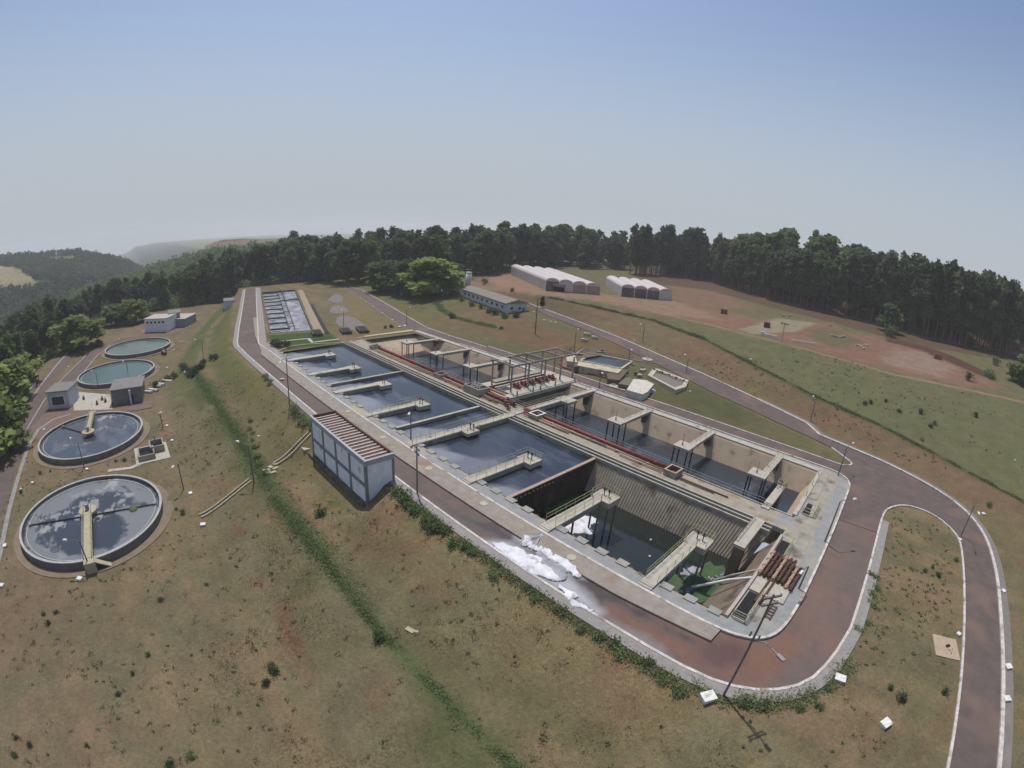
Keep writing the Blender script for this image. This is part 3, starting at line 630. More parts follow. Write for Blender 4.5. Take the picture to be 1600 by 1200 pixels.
rail_path([(-107,YC-.05,.2),(-71.5,YC-.05,.2)],.9,1).build('railing',YEL,S); rail_path([(-59.5,YC-.05,.2),(-10.8,YC-.05,.2)],.9,1).build('railing',YEL,S)
# deck around the basins
flat('pavement',[(-119.5,35.2)]+INK[2:-1]+[(-119.5,81.9)][:0]+[(-120.5,82.1),(-120.5,80.6),(X1,80.6),(X1,YC-.2),(-7.9,YC-.2),(-7.9,57.2),(-6.2,57.2),(-6.2,YA-.35),(-119.5,YA-.35)],.115,CONC_G,thick=.3)

flat('pavement',[(-6.0,56),(-6.0,62),(-4.2,62.4),(-5.9,YD+.3),(-5.9,82.4),(-3.2,81.5),(-2.6,78),(-2.5,60),(-2.4,45),(-3.2,38.5),(-4.1,37.6),(-4.1,47),(-4.3,49),(-4.3,56)],.13,CONC)
# ------------------------------------------------------------ jetties of the near row
ZT=.35; JX=[-108.3+13.4*k for k in range(8)]
NL=['farthest concrete jetty of the near basin, beside the small lawn','second concrete jetty from the lawn end, in the near full basin','third concrete jetty from the lawn end, just past the thin basin wall',
 'fourth jetty from the lawn end, railed, level with the white grid-walled block','long railed footbridge crossing from the near road to the central walkway','railed jetty with three steps standing alone in the last full basin',
 'railed jetty on tall legs over the white foam in the empty basin','railed jetty over the green scum at the right end of the empty basin']
def valve(m,x,y,z,h=.9):
    m.tube((x,y,z),(x,y,z+h),.07,n=6); m.tube((x-.0,y,z+h-.05),(x,y,z+h+.12),.14,n=8); m.bar((x-.25,y,z+h*.78),(x+.25,y,z+h*.78),.07,.07); return m
for k,jx in enumerate(JX):
    full=k<6; y0,y1=36.0,(57.2 if k==4 else 45.4); rails=k>=3
    t=thing('jetty',NL[k],'footbridge' if k==4 else 'jetty',(jx,36,0),0,'jetties of the near basin row')
    MB().bb(jx-.75,jx+.75,y0,y1,ZT-.22,ZT).build('deck',CONC_L,t)
    m=MB(); m.bb(jx-.62,jx-.4,y0+.6,y1,ZT-.95,ZT-.22); m.bb(jx+.4,jx+.62,y0+.6,y1,ZT-.95,ZT-.22); m.build('beam',CONC,t)
    if k==4: MB().bb(jx-.3,jx+2.3,45.0,47.6,ZT-.5,ZT+.02).build('platform',CONC_L,t)
    else: MB().ext([(jx-1.0,45.4),(jx+1.9,45.4),(jx+1.9,48.),(jx-1.0,48.)],ZT-.75,ZT+.02).build('platform',CONC_L,t)
    for i in range(3): MB().bb(jx-.75,jx+.75,36.0-.32*(i+1),36.0-.32*i,.1,ZT+.0-.08*(i+1)+.06).build('step',CONC_L,t) if k>2 else None
    px_=jx+.45 if k!=4 else jx+1.2
    for dx in (-.35,.4): valve(MB(),px_+dx,46.8,ZT,.9).build('gate_valve',DARK if k>4 else RUST,t)
    if rails:
        e=57. if k==4 else 45.4
        for sx in (-.7,.7):
            rail_path([(jx+sx,36.6,ZT),(jx+sx,e if k==4 else 45.3,ZT)],1.,1,.028).build('railing',YELB if k>=6 else YEL,t)
        if k!=4:
            rail_path([(jx-.7,45.4,ZT),(jx-.95,45.45,ZT),(jx-.95,47.95,ZT),(jx+1.85,47.95,ZT),(jx+1.85,45.45,ZT),(jx+.7,45.4,ZT)],1.,1,.028).build('railing',YELB if k>=6 else YEL,t)
        else: rail_path([(jx+.75,47.55,ZT),(jx+2.2,47.55,ZT),(jx+2.2,45.05,ZT),(jx+.75,45.05,ZT)],1.,1,.028).build('railing',YEL,t)
    zb=-5.5 if k>5 else -1.5
    for (dx,yy) in ((-.75,45.8),(1.6,45.8),(-.75,47.6),(1.6,47.6),(0,41.)) : MB().tube((jx+dx,yy,zb),(jx+dx,yy,ZT-.4),.13 if k>5 else .2,n=8).build('pillar',WOODP if k>5 else CONC_D,t)
# ------------------------------------------------------------ jetties of the far row (tall legs)
ZR=.2; JR=[-108.4,-94.9,-81.6,None,-41.0,-27.4,-13.9]
RL=['farthest long-legged jetty over the right basin, near the sandy end wall','second long-legged jetty of the right basin, left of the pump platform','long-legged jetty standing just left of the steel pump frame',
 '','long-legged jetty over dark water opposite the railed near jetty','middle long-legged jetty of the basin right of the pump platform','long-legged jetty nearest the right end of the far basin']
for k,jx in enumerate(JR):
    if jx is None: continue
    t=thing('jetty',RL[k],'jetty',(jx,80.5,0),0,'long-legged jetties of the far basin row')
    MB().bb(jx-.6,jx+.6,72.2,81.6,ZR-.25,ZR).build('deck',CONC_L,t)
    m=MB(); m.bb(jx-.5,jx-.3,72.2,81.,ZR-.6,ZR-.25); m.bb(jx+.3,jx+.5,72.2,81.,ZR-.6,ZR-.25); m.build('beam',CONC,t)
    MB().bb(jx-2.3,jx+.7,69.4,72.3,ZR-.35,ZR+.02).build('platform',CONC_L,t)
    for dx,dy in ((-2.05,69.7),(.4,69.7),(-2.05,71.9),(.4,71.9)): MB().tube((jx+dx,dy,-4.6),(jx+dx,dy,ZR-.35),.13,n=8).build('leg',DKST,t)
    MB().bb(jx-.55,jx+.5,79.2,80.3,-4.6,ZR-.6).build('pier',mat('dark_pier',(.12,.085,.062),(.085,.062,.048),1,.9),t)
    m=MB(); m.tube((jx-1.1,70.6,ZR),(jx-1.1,70.6,ZR+2.1),.05,n=6); m.tube((jx-1.1,70.6,ZR),(jx-1.1,70.6,ZR+.5),.13,n=8); m.build('valve_stem',STEEL,t)
    for sx in (-.55,.55): rail_path([(jx+sx,72.3,ZR),(jx+sx,81.,ZR)],.95,1,.022,2.2).build('railing',YEL,t)
# railed bridge beside the pump platform
t=thing('jetty','railed footbridge over the dark water just below the pump platform','footbridge',(-55,70,0))
MB().bb(-55.7,-54.3,57.4,82,.05,.3).build('deck',CONC_L,t); m=MB(); m.bb(-55.6,-55.3,61.6,81,-.55,.05); m.bb(-54.7,-54.4,61.6,81,-.55,.05); m.build('beam',CONC,t)
MB().bb(-55.9,-52.6,69.8,72.8,-.2,.34).build('platform',CONC_L,t)
for dx,dy in ((-55.5,70),(-52.9,70),(-55.5,72.5),(-52.9,72.5)): MB().tube((dx,dy,-4.6),(dx,dy,-.2),.14,n=8).build('leg',DKST,t)
MB().bb(-55.6,-54.4,78.8,80,-4.6,-.5).build('pier',mat('dark_pier',(.1,.075,.058)),t)
rail_path([(-55.6,59,.3),(-55.6,69.8,.3),(-55.6,72.8,.3),(-55.6,81,.3)],1.0,2,.03).build('railing',YEL,t)
rail_path([(-54.4,59,.3),(-54.4,69.7,.3)],1.0,1,.025).build('railing',YEL,t)
# cross wall capped with a thick pale rail from near road to pump platform
# ------------------------------------------------------------ end piers at the right end of the spine
t=thing('end_pier','broad concrete slab bridge on a tall pier where the spine meets the ribbed slope','pier',(-9.8,53,0))
MB().bb(-10.6,-9.1,49.2,57.2,-.1,.28).build('deck',CONC_L,t); MB().bb(-10.45,-9.25,49.3,50.9,-5.4,-.1).build('pier',mat('pier_brown',(.19,.155,.12),(.10,.08,.06),.8,.9),t)
MB().bb(-10.35,-9.35,50.9,56.8,-.7,-.1).build('beam',CONC,t); rail_path([(-10.5,50,.28),(-10.5,56.8,.28)],.6,1,.03,1.2).build('railing',YEL,t)
t=thing('jetty','short jetty with a small yellow rail cage at its tip in the far basin','jetty',(-10.2,62,0))
MB().bb(-10.9,-9.7,60.5,69.3,-.1,.3).build('deck',CONC_L,t); MB().bb(-10.8,-9.8,67.2,69.2,-4.6,-.1).build('pier',CONC_D,t)
rail_path([(-10.85,67.8,.3),(-10.85,69.25,.3),(-9.75,69.25,.3),(-9.75,67.8,.3),(-10.85,67.8,.3)],1.0,1,.04,.8).build('railing',YELB,t); valve(MB(),-10.3,68.5,.3,.9).build('gate_valve',DARK,t)
rail_path([(-11.4,61.3,.2),(-9.2,61.3,.2)],.5,1,.04,1.).build('gate',DARK,t)
# ------------------------------------------------------------ pipes and valve boxes along the spine
def pipe(x0,x1,y,z,r,m,label,grp,clamp=True):
    t=thing('pipe',label,'pipe',(x0,y,z),0,grp); MB().tube((x0,y,z),(x1,y,z),r,n=12).build('barrel',m,t,smooth=True)
    if clamp:
        n=int((x1-x0)/4.5)
        for i in range(n): x=x0+(i+.5)*(x1-x0)/n; MB().box(x,y,z-r*.3,.3,r*2.9,r*2.2).build('saddle',m if m is REDP else CONC,t)
    return t
pipe(-107,-80,60.4,.5,.30,REDP,'thick red pipe along the far stretch of the central walkway','red pipes'); pipe(-78,-58.2,60.4,.5,.32,REDP,'thick red pipe between the plain valve box and the pump junction','red pipes')
pipe(-55,-50.6,60.4,.5,.34,REDP,'short thick red pipe beside the junction with the footbridges','red pipes'); pipe(-50.4,-25.6,60.45,.5,.28,REDP,'straight red pipe leading to the hollow valve box near the right end','red pipes')
pipe(-106,-80,59.2,.36,.16,BEIP,'far outer beige pipe beside the red pipe','beige pipes'); pipe(-106,-80,58.5,.34,.13,BEIP,'far inner beige pipe nearest the channel','beige pipes')
pipe(-78,-58.5,59.3,.36,.15,BEIP,'middle beige pipe beside the red pipe ahead of the junction','beige pipes'); pipe(-78,-60,58.5,.34,.12,REDP,'slim red pipe beside the middle beige pipe','red pipes')
pipe(-50,-36.5,59.5,.36,.17,BEIP,'paler beige pipe right beside the hollow box at the junction','beige pipes'); pipe(-50,-43.5,58.8,.36,.16,BEIP,'short beige pipe nearest the channel by the junction box','beige pipes')
pipe(-43,-26,59.5,.36,.14,BEIP,'long beige pipe running up to the right-hand hollow box','beige pipes'); pipe(-33.5,-26,58.8,.36,.13,BEIP,'short pinkish pipe just left of the right-hand hollow box','beige pipes')
pipe(-23.4,-15.5,59.4,.25,.09,RUST,'thin rusty pipe on the deck right of the hollow box','thin rusty pipes',False); pipe(-23.4,-17.5,58.95,.25,.08,RUST,'shorter thin rusty pipe lying nearest the channel','thin rusty pipes',False)
pipe(-54,-51,59.3,.55,.22,REDP,'stubby red pipe in the junction tangle','red pipes'); pipe(-53.5,-50.6,58.6,.45,.14,REDP,'slim stubby red pipe at the front of the junction','red pipes')
for x,lab in ((-107.6,'low concrete valve box at the far end of the red pipe'),(-79,'plain concrete valve box midway along the red pipes'),(-51.3,'hollow concrete valve box beside the footbridge junction'),(-24.6,'hollow concrete valve box with yellowish rim near the right end of the walkway')):
    t=thing('valve_box',lab,'valve box',(x,59.6,0),0,'valve boxes on the walkway'); m=MB(); h=1.0
    for a,b,c,d in ((x-1,x+1,58.5,58.72),(x-1,x+1,60.68,60.9),(x-1,x-.78,58.72,60.68),(x+.78,x+1,58.72,60.68)): m.bb(a,b,c,d,.1,h)
    m.build('box_wall',CONC,t); MB().bb(x-.78,x+.78,58.72,60.68,.1,.35).build('dark_bottom',RUST,t)
    if x>-60: 
        m=MB(); 
        for a,b,c,d in ((x-1.02,x+1.02,58.48,58.74),(x-1.02,x+1.02,60.66,60.92),(x-1.02,x-.76,58.74,60.66),(x+.76,x+1.02,58.74,60.66)): m.bb(a,b,c,d,h,h+.06)
        m.build('rim',BEIP if x>-30 else WHITE,t)
# ------------------------------------------------------------ pump platform with steel frame
t=thing('pump_platform','raised concrete slab crossing the far basin under the steel frame','platform',(-65.5,72,0))
MB().bb(-70.4,-60.6,61.7,83.2,-.35,.42).build('slab',CONC_L,t); MB().bb(-70.2,-60.8,62,80.4,-4.8,-.35).build('under_wall',CONC_D,t)
m=MB()
for y in (66,69.5,73,76.5,80): m.tube((-60.9,y,.42),(-60.9,y,1.3),.16,n=8)
for i,y in enumerate((64.5,69.,71.2,75.8,82.4)): MB().tube((-61,y,.42),(-61,y,1.35),.15,n=8).build('bollard',STEEL,t)
MB().bb(-70.3,-68.8,66,80,.42,.75).build('plinth',CONC,t)
MB().bb(-67.2,-62.6,62.2,64,.42,.47).build('grating',RUST,t)
t=thing('steel_frame','tall grey steel frame of posts and beams over the red pumps','steel frame',(-65.5,74,.4))
px=[(-68.6),( -63.1)]; ysf=[64.8,69.6,74.6,79.8,84.2]
for x in px:
    for y in ysf: MB().box(x,y,.42+2.55 if y<83.5 else 2.5,.26,.26,5.1 if y<83.5 else 5).build('post',STEEL,t)
for x in px: MB().bar((x,ysf[0]-.5,5.65),(x,ysf[-1]+1.2,5.65),.22,.38).build('long_beam',STEEL,t)
for y in ysf: MB().bar((px[0]-.6,y,5.7),(px[1]+.6,y,5.7),.2,.3).build('cross_beam',STEEL,t)
m=MB(); 
for i in range(7): m.bb(-68.6,-63.1,70.3+i*.6,70.4+i*.6,5.84,5.9)
m.build('roof_grating',RUST,t); MB().bb(-68.4,-66.4,65.2,67.6,5.86,5.96).build('roof_panel',CONC_L,t)
proto=None; L6=['red pump nearest the junction at the near end of the row','second red pump from the junction, with tall motor','third red pump from the junction under the steel frame','fourth red pump from the junction under the steel frame','second-last red pump in the row before the far road','red pump at the road end of the row']
for i in range(6):
    x,y=-64.4,67.6+i*2.15
    if proto is None:
        proto=thing('pump',L6[0],'pump',(x,y,.42),0,'red pumps on the platform')
        MB().box(0,0,.12,1.9,1.1,.24).build('base_plate',CONC,proto,world=False)
        MB().tube((-.75,0,.62),(.15,0,.62),.36,n=12).build('motor',RUST,proto,smooth=True,world=False)
        m=MB(); m.tube((.2,0,.62),(.7,0,.62),.45,n=12); m.tube((.45,0,.62),(.45,0,1.35),.2,n=8); m.build('volute',REDP,proto,smooth=True,world=False)
        MB().tube((.7,0,.62),(1.5,0,.55),.17,n=8).build('inlet_pipe',REDP,proto,world=False)
    else: dup(proto,(x,y,.42),0,L6[i])
t=thing('pipe','red header pipe running beside the pumps from the walkway','pipe',(-66.6,61,.7),0,'red pipes'); m=MB(); m.tube((-66.8,61.,.85),(-66.8,79,.85),.2,n=10); m.tube((-66.8,61,.85),(-59,60.4,.6),.2,n=10); m.build('barrel',REDP,t,smooth=True)
t=thing('pipe','beige pipe on low blocks crossing the corner of the pump platform','pipe',(-62,62,.6)); MB().path([(-69.5,62.4,.65),(-62,62.3,.65),(-59.5,60.2,.5)],.14,8).build('barrel',BEIP,t)
# rubble-filled box at the junction
t=thing('debris_box','open concrete box full of tangled scrap at the walkway junction','box',(-67.5,60,0))
m=MB(); 
for a,b,c,d in ((-69.5,-65,58.1,58.35),(-69.5,-65,60.9,61.15),(-69.5,-69.25,58.35,60.9),(-65.25,-65,58.35,60.9)): m.bb(a,b,c,d,.1,1.5)
m.build('box_wall',CONC,t)
m=MB()
for i in range(26): m.bar((R_.uniform(-69,-65.5),R_.uniform(58.5,60.8),R_.uniform(1.1,1.6)),(R_.uniform(-69,-65.5),R_.uniform(58.5,60.8),R_.uniform(1.2,1.8)),.14,.08)
m.build('scrap',STEEL,t)
# control valve cluster, junction of the footbridges
t=thing('valve_cluster','rusty brown valve wheels grouped at the crossing of walkway and footbridges','valve',(-57.5,59,0))
for x,y in ((-58.6,59.2),(-57.6,60.3),(-57.2,58.4),(-59.6,60.6)):
    m=MB(); m.tube((x,y,.1),(x,y,1.1),.16,n=8); m.tube((x,y,1.1),(x,y,1.16),.4,n=12); m.tube((x-.5,y,.5),(x+.5,y,.5),.22,n=8); m.build('valve_wheel',RUST,t)
# ------------------------------------------------------------ right end deck: channel openings, rails, pipe stacks
def pit(x0,x1,y0,y1,lab,rails):
    t=thing('channel_opening',lab,'channel',((x0+x1)/2,(y0+y1)/2,0),0,'open channel pits in the end deck'); m=MB()
    MB().bb(x0,x1,y0,y1,.118,.128).build('pit_shade_plate',DARK,t)  # flat near-black plate on the deck paints the shade inside the pit
    m=MB(); m.bb(x0-.12,x0,y0,y1,.12,.22); m.bb(x1,x1+.12,y0,y1,.12,.22); m.bb(x0,x1,y0-.12,y0,.12,.22); m.build('rim',CONC_L,t)
    rail_path(rails,1.05,1,.045,1.4).build('railing',YELB,t)
PITS=[(-5.75,-4.35,37.6,42.4),(-5.9,-4.6,49.8,54.6),(-5.4,-3.8,63.4,67.2)]
t=thing('channel_beam','long thin pale beam edging the open channel at the end of the basin','beam',(-6.2,46,0)); MB().bb(-6.35,-6.0,37.0,55.4,-.6,.42).build('beam_body',mat('pinkish_beam',(.42,.36,.32),(.34,.29,.25),2),t)
t=thing('slab_cover','brown concrete slab bridging the channel under the rusty pipes','slab',(-5,45,0)); MB().bb(-5.9,-1.9,42.5,45.6,.12,.3).build('slab_body',CONC_L,t)
# stack of rusty pipes, thin pipes and trestle
for i in range(8):
    x=-5.9+i*.56; l=5.2 if i<6 else 4.6; y0=45.3-(.0 if i<6 else .3); z=.62 if i<6 else .4
    o=MB(); o.tube((x,y0,z),(x+.15,y0+l,z),.20,n=8); 
    for q in range(4): o.tube((x+.02*q,y0+.3+q*1.4,z),(x+.02*q,y0+.52+q*1.4,z),.27,n=8)
    o=o.build('rusty_pipe',RUST if i%3 else BEIP); tag(o,['rusty flanged pipe against the thin beam, first of the stack','beige scuffed pipe second in the flanged stack','rusty flanged pipe third from the thin beam','rusty flanged pipe in the middle of the stack','beige scuffed pipe past the middle of the stack','rusty flanged pipe at the outer side of the raised stack','low rusty pipe lying just outside the raised stack','outermost low beige pipe toward the grey deck edge'][i] if i not in(0,3) else ['beige flanged pipe touching the thin beam','','','beige flanged pipe at the centre of the stack'][i],'pipe','stacked flanged pipes')
for x,l in ((-4.6,4.6),(-4.05,4.9)):
    o=MB().tube((x,40.9,.3),(x+.1,40.9+l,.42),.13,n=8).build('rusty_pipe',RUST); tag(o,'longer thin rusty pipe beside the channel slab' if l>4.7 else 'shorter thin rusty pipe nearest the channel slab','pipe','thin rusty pipes')
t=thing('pipe_rack','small rusty ladder-like rack lying on the end deck near the power pole','rack',(-2.6,40.6,.12)); m=MB(); m.bar((-2.9,39.4,.2),(-2.9,41.8,.2),.12,.12); m.bar((-2.3,39.4,.2),(-2.3,41.8,.2),.12,.12); m.build('side_bar',RUST,t); m=MB(); 
for i in range(5): MB().bar((-2.9,39.6+i*.5,.24),(-2.3,39.6+i*.5,.24),.08,.08).build('rung',RUST,t)
# low kerb walls near the right-hand pool end
t=thing('weir_wall','stepped pale wall with yellow rail posts at the right end of the far basin','wall',(-5.5,74,0)); MB().bb(-6.5,-5.9,62.0,80.4,-.6,.3).build('wall_body',CONC_L,t); MB().bb(-5.9,-4.4,69,80,.116,.2).build('step_slab',CONC,t)
for y in (69,73.5,78.5): MB().tube((-6.2,y,.3),(-6.2,y,1.1),.06,n=6).build('post',YELB,t)
# diagonal discharge pipe and floating boom in the empty basin
t=thing('discharge_pipe','pale angled pipe running from the channel beam down to the green scum','pipe',(-6.5,44.5,0)); MB().path([(-6.4,45.2,-.2),(-8.9,45.3,-1.9),(-12.5,44.6,-4.5)],.17,8).build('barrel',WHITE,t); MB().path([(-6.5,47.2,-.4),(-9,47.2,-2.4),(-10.8,48.,-4.6)],.13,8).build('branch_pipe',CONC_L,t)
t=thing('floating_boom','grey blue floating boom with rags along the edge of the green scum','boom',(-13,42,WZE)); 
pts=[(-10.5,50.4,WZE+.1),(-10.6,48.6,WZE+.12),(-11.2,46.8,WZE+.1),(-12.0,45.2,WZE+.12),(-12.9,43.6,WZE+.1)]
MB().path(pts,.22,8).build('float',mat('boom_blue',(.16,.20,.26),(.09,.11,.15),3),t,smooth=True); 
for i in range(14): 
    a=R_.choice(pts); MB().box(a[0]+R_.uniform(-.6,.6),a[1]+R_.uniform(-1,1),a[2]+.05,R_.uniform(.15,.6),R_.uniform(.1,.4),.12,R_.uniform(0,3)).build('rag',mat('rag_grey',(.3,.32,.34),(.12,.13,.16),4),t)
for x,y,l in ((-21.2,49.5,'small white float drifting nearer the ribbed slope'),(-19.4,46.3,'small white float drifting mid water in the empty basin')):
    m=MB(); 
    for q in range(4): m.tube((x,y,WZE+.02+.06*q),(x,y,WZE+.08+.06*q),.12+.05*math.sin(q),.12+.05*math.sin(q+1),8)
    tag(m.build('float',WHITE),l,'float')
tag(MB().ext([(-15.7+.9*math.cos(a)*.7,42.0+.5*math.sin(a)) for a in np.linspace(0,6.28,10)[:-1]],WZE,WZE+.12).build('foam_clump',WHITE),'round white foam clump floating on the green scum','foam')
# manhole discs on the paving strip
for px,py,l in ((893,871,'yellowish round manhole cover on the paving below the foam jetty'),(756,787,'yellowish stained manhole cover left of the leaking water'),(670,732,'pale manhole cover on the paving by the power pole'),(598.7,683.6,'pale manhole cover on the paving beside the grid-walled block'),(543.5,643,'pale manhole cover on the paving before the grid-walled block'),(441,592,'faint manhole cover at the far end of the paving')):
    x,y=gz(px,py,.16); t=thing('manhole_cover',l,'manhole cover',(x,y,.16),0,'manhole covers on the paving strip'); MB().tube((0,0,0),(0,0,.05),.5,n=16).build('disc',mat('manhole_yellow',(.46,.42,.28),(.34,.31,.2),3),t,world=False); MB().tube((0,0,.05),(0,0,.06),.36,n=16).build('lid',CONC_L,t,world=False)
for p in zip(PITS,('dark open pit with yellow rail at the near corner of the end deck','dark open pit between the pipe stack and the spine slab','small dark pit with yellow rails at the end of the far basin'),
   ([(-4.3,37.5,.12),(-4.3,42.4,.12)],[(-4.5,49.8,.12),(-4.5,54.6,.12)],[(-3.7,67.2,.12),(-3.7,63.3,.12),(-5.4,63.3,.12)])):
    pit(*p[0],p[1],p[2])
m=rail_path([(-5.7,37.4,.12),(-4.3,37.4,.12)],1.0,2,.045,1.4); tag(m.build('railing',YELB),'short yellow rail closing the near end of the dark channel pit','railing')
# ------------------------------------------------------------ grid-walled block by the near road
PANEL=mat('bluish_white_panel',(.78,.79,.83),(.66,.67,.71),1.,.8,.004,stain=((.25,.25,.27),.5,.62)); FRAME=mat('grey_column',(.23,.23,.25),(.17,.17,.185),1.5,.85)
TILE=mat('rusty_roof',(.15,.085,.07),(.085,.055,.048),2.2,.85,stain=((.2,.12,.085),.8,.6)); ROOFL=mat('roof_batten',(.50,.44,.40),(.34,.28,.25),3,.8)
bx0,bx1,by0,by1,bz0,bz1=-64.5,-47.1,24.3,28.5,-3.4,3.75
t=thing('service_block','tall bluish white block with grey grid walls and rusty corrugated roof beside the near road','building',(-55.8,26.4,-2))
MB().bb(bx0+.1,bx1-.1,by0+.1,by1-.1,bz0,bz1-.55).build('wall',PANEL,t)
for i in range(5):
    x=bx0+.2+(bx1-bx0-.4)*i/4; MB().bb(x-.2,x+.2,by0-.02,by0+.3,bz0,bz1-.5).build('column',FRAME,t)
    if i in(0,4): MB().bb(x-.2,x+.2,by1-.3,by1+.02,bz0,bz1-.5).build('column',FRAME,t)
for z in (.25,): MB().bb(bx0+.4,bx1-.4,by0,by0+.12,z-.25,z+.25).build('beam',FRAME,t)
m=MB(); m.bb(bx0-.05,bx1+.05,by0-.05,by0+.3,bz1-.6,bz1+.1); m.bb(bx1-.3,bx1+.05,by0+.3,by1,bz1-.6,bz1+.1); m.build('parapet',mat('parapet_grey',(.38,.38,.40),(.29,.29,.31),1.5,.8),t)
m=MB(); m.bb(bx0-.05,bx1-.3,by1-.15,by1+.05,bz1-.6,bz1+.14); m.bb(bx0-.05,bx0+.2,by0+.3,by1,bz1-.6,bz1+.1); m.build('rusty_edge',mat('rusty_edge_beam',(.20,.10,.06),(.13,.07,.045),2,.9),t)
rf=MB().bb(bx0+.2,bx1-.3,by0+.3,by1-.15,bz1-.55,bz1-.3).build('roof',TILE,t)
for i in range(19):
    x=bx0+.8+i*.89; MB().box(x,(by0+by1)/2+.08,bz1-.24,.26,by1-by0-.5,.14,.0).build('batten',ROOFL,rf)
MB().bb(bx0-.6,bx1+.2,by0-.7,by0,bz0,-2.25).build('footing',CONC_D,t)
tag(MB().box(-66.2,23.9,-2.2,1.4,1.4,.5).build('slab',CONC_L),'small concrete pad at the back foot of the grid-walled block','pad')
# ------------------------------------------------------------ round clarifier tanks
RIMG=mat('tank_wall',(.17,.16,.15),(.115,.11,.105),.8,.85,stain=((.23,.19,.15),.3,.56)); RIML=mat('tank_rim',(.40,.39,.37),(.28,.27,.26),1.2,.8)
def watermix(name,ca,cb,sc_,lo,hi,dist=1.5,rough=(.12,.55)):
    m=bpy.data.materials.new(name); m.use_nodes=True; n=m.node_tree; b=n.nodes['Principled BSDF']; L=n.links; geo=n.nodes.new('ShaderNodeNewGeometry')
    no=n.nodes.new('ShaderNodeTexNoise'); no.inputs['Scale'].default_value=sc_; no.inputs['Detail'].default_value=7; no.inputs['Distortion'].default_value=dist; no.inputs['Roughness'].default_value=.62; L.new(geo.outputs['Position'],no.inputs['Vector'])
    r=n.nodes.new('ShaderNodeMapRange'); r.inputs[1].default_value=lo; r.inputs[2].default_value=hi; L.new(no.outputs[0],r.inputs[0])
    mx=n.nodes.new('ShaderNodeMix'); mx.data_type='RGBA'; mx.inputs[6].default_value=(*ca,1); mx.inputs[7].default_value=(*cb,1); L.new(r.outputs[0],mx.inputs[0]); L.new(mx.outputs[2],b.inputs['Base Color'])
    r2=n.nodes.new('ShaderNodeMapRange'); r2.inputs[3].default_value=rough[0]; r2.inputs[4].default_value=rough[1]; L.new(r.outputs[0],r2.inputs[0]); L.new(r2.outputs[0],b.inputs['Roughness']); return m
WC1=watermix('clarifier_scum',(.040,.046,.058),(.165,.165,.175),.16,.40,.66,.7); WC2=watermix('clarifier_water',(.03,.036,.047),(.13,.135,.15),.09,.52,.70,2.); WC3=mat('green_water',(.055,.095,.08),(.048,.085,.07),.08,.25,0,.5); WC4=watermix('green_reflecting_water',(.030,.058,.028),(.09,.14,.095),.07,.42,.62,1.,(.06,.2))
SCUM=mat('pale_scum',(.42,.41,.40),(.26,.26,.26),2,.9)
def clarifier(cx,cy,r,label,wm,zg=-7.0,zr=-5.75,apron=None,scr=None):
    t=thing('clarifier',label,'tank',(cx,cy,zg),0,'round settling tanks'); n=72
    A=[2*math.pi*i/n for i in range(n)]; 
    def ring(r0,r1,z0,z1):
        V=[];F=[]
        for a in A:
            c,s=math.cos(a),math.sin(a); V+=[(cx+r0*c,cy+r0*s,z0),(cx+r1*c,cy+r1*s,z0),(cx+r1*c,cy+r1*s,z1),(cx+r0*c,cy+r0*s,z1)]
        for i in range(n):
            a,b=4*i,4*((i+1)%n)
            for k in range(4): F.append((a+k,a+(k+1)%4,b+(k+1)%4,b+k))
        return MB().add(V,F)
    ring(r-.3,r,zg-.5,zr-.12).build('wall',RIMG,t,smooth=False); ring(r-.34,r+.05,zr-.12,zr).build('rim',RIML,t)
    ring(r-1.15,r-1.0,zr-.75,zr-.42).build('weir_ring',RIML,t)
    ring(r+.02,r+1.5,zg-.2,zg+.09).build('apron',apron or mat('apron_sand',(.21,.165,.115),(.155,.12,.085),.7,.95),t)
    b=MB(); b.add([(cx+(r-.3)*math.cos(a),cy+(r-.3)*math.sin(a),zr-.5) for a in A],[tuple(range(n))]); 
    if wm is None: wsurf(cx-r,cx+r,cy-r,cy+r,zr-.5,scr,.11,lambda x,y:np.hypot(x-cx,y-cy)<r-.2)
    else: w_=b.build('water',wm); w_['kind']='structure'
    return t
def near(P,x,y,z=-6.25): return dpoly(x,y,[gz(*p,z) for p in P])
def ppoly(P,x,y,z=-6.25): Q=[gz(*p,z) for p in P]; return dpoly(x,y,Q+Q[:1])*np.where(inpoly(x,y,Q),1,-1)
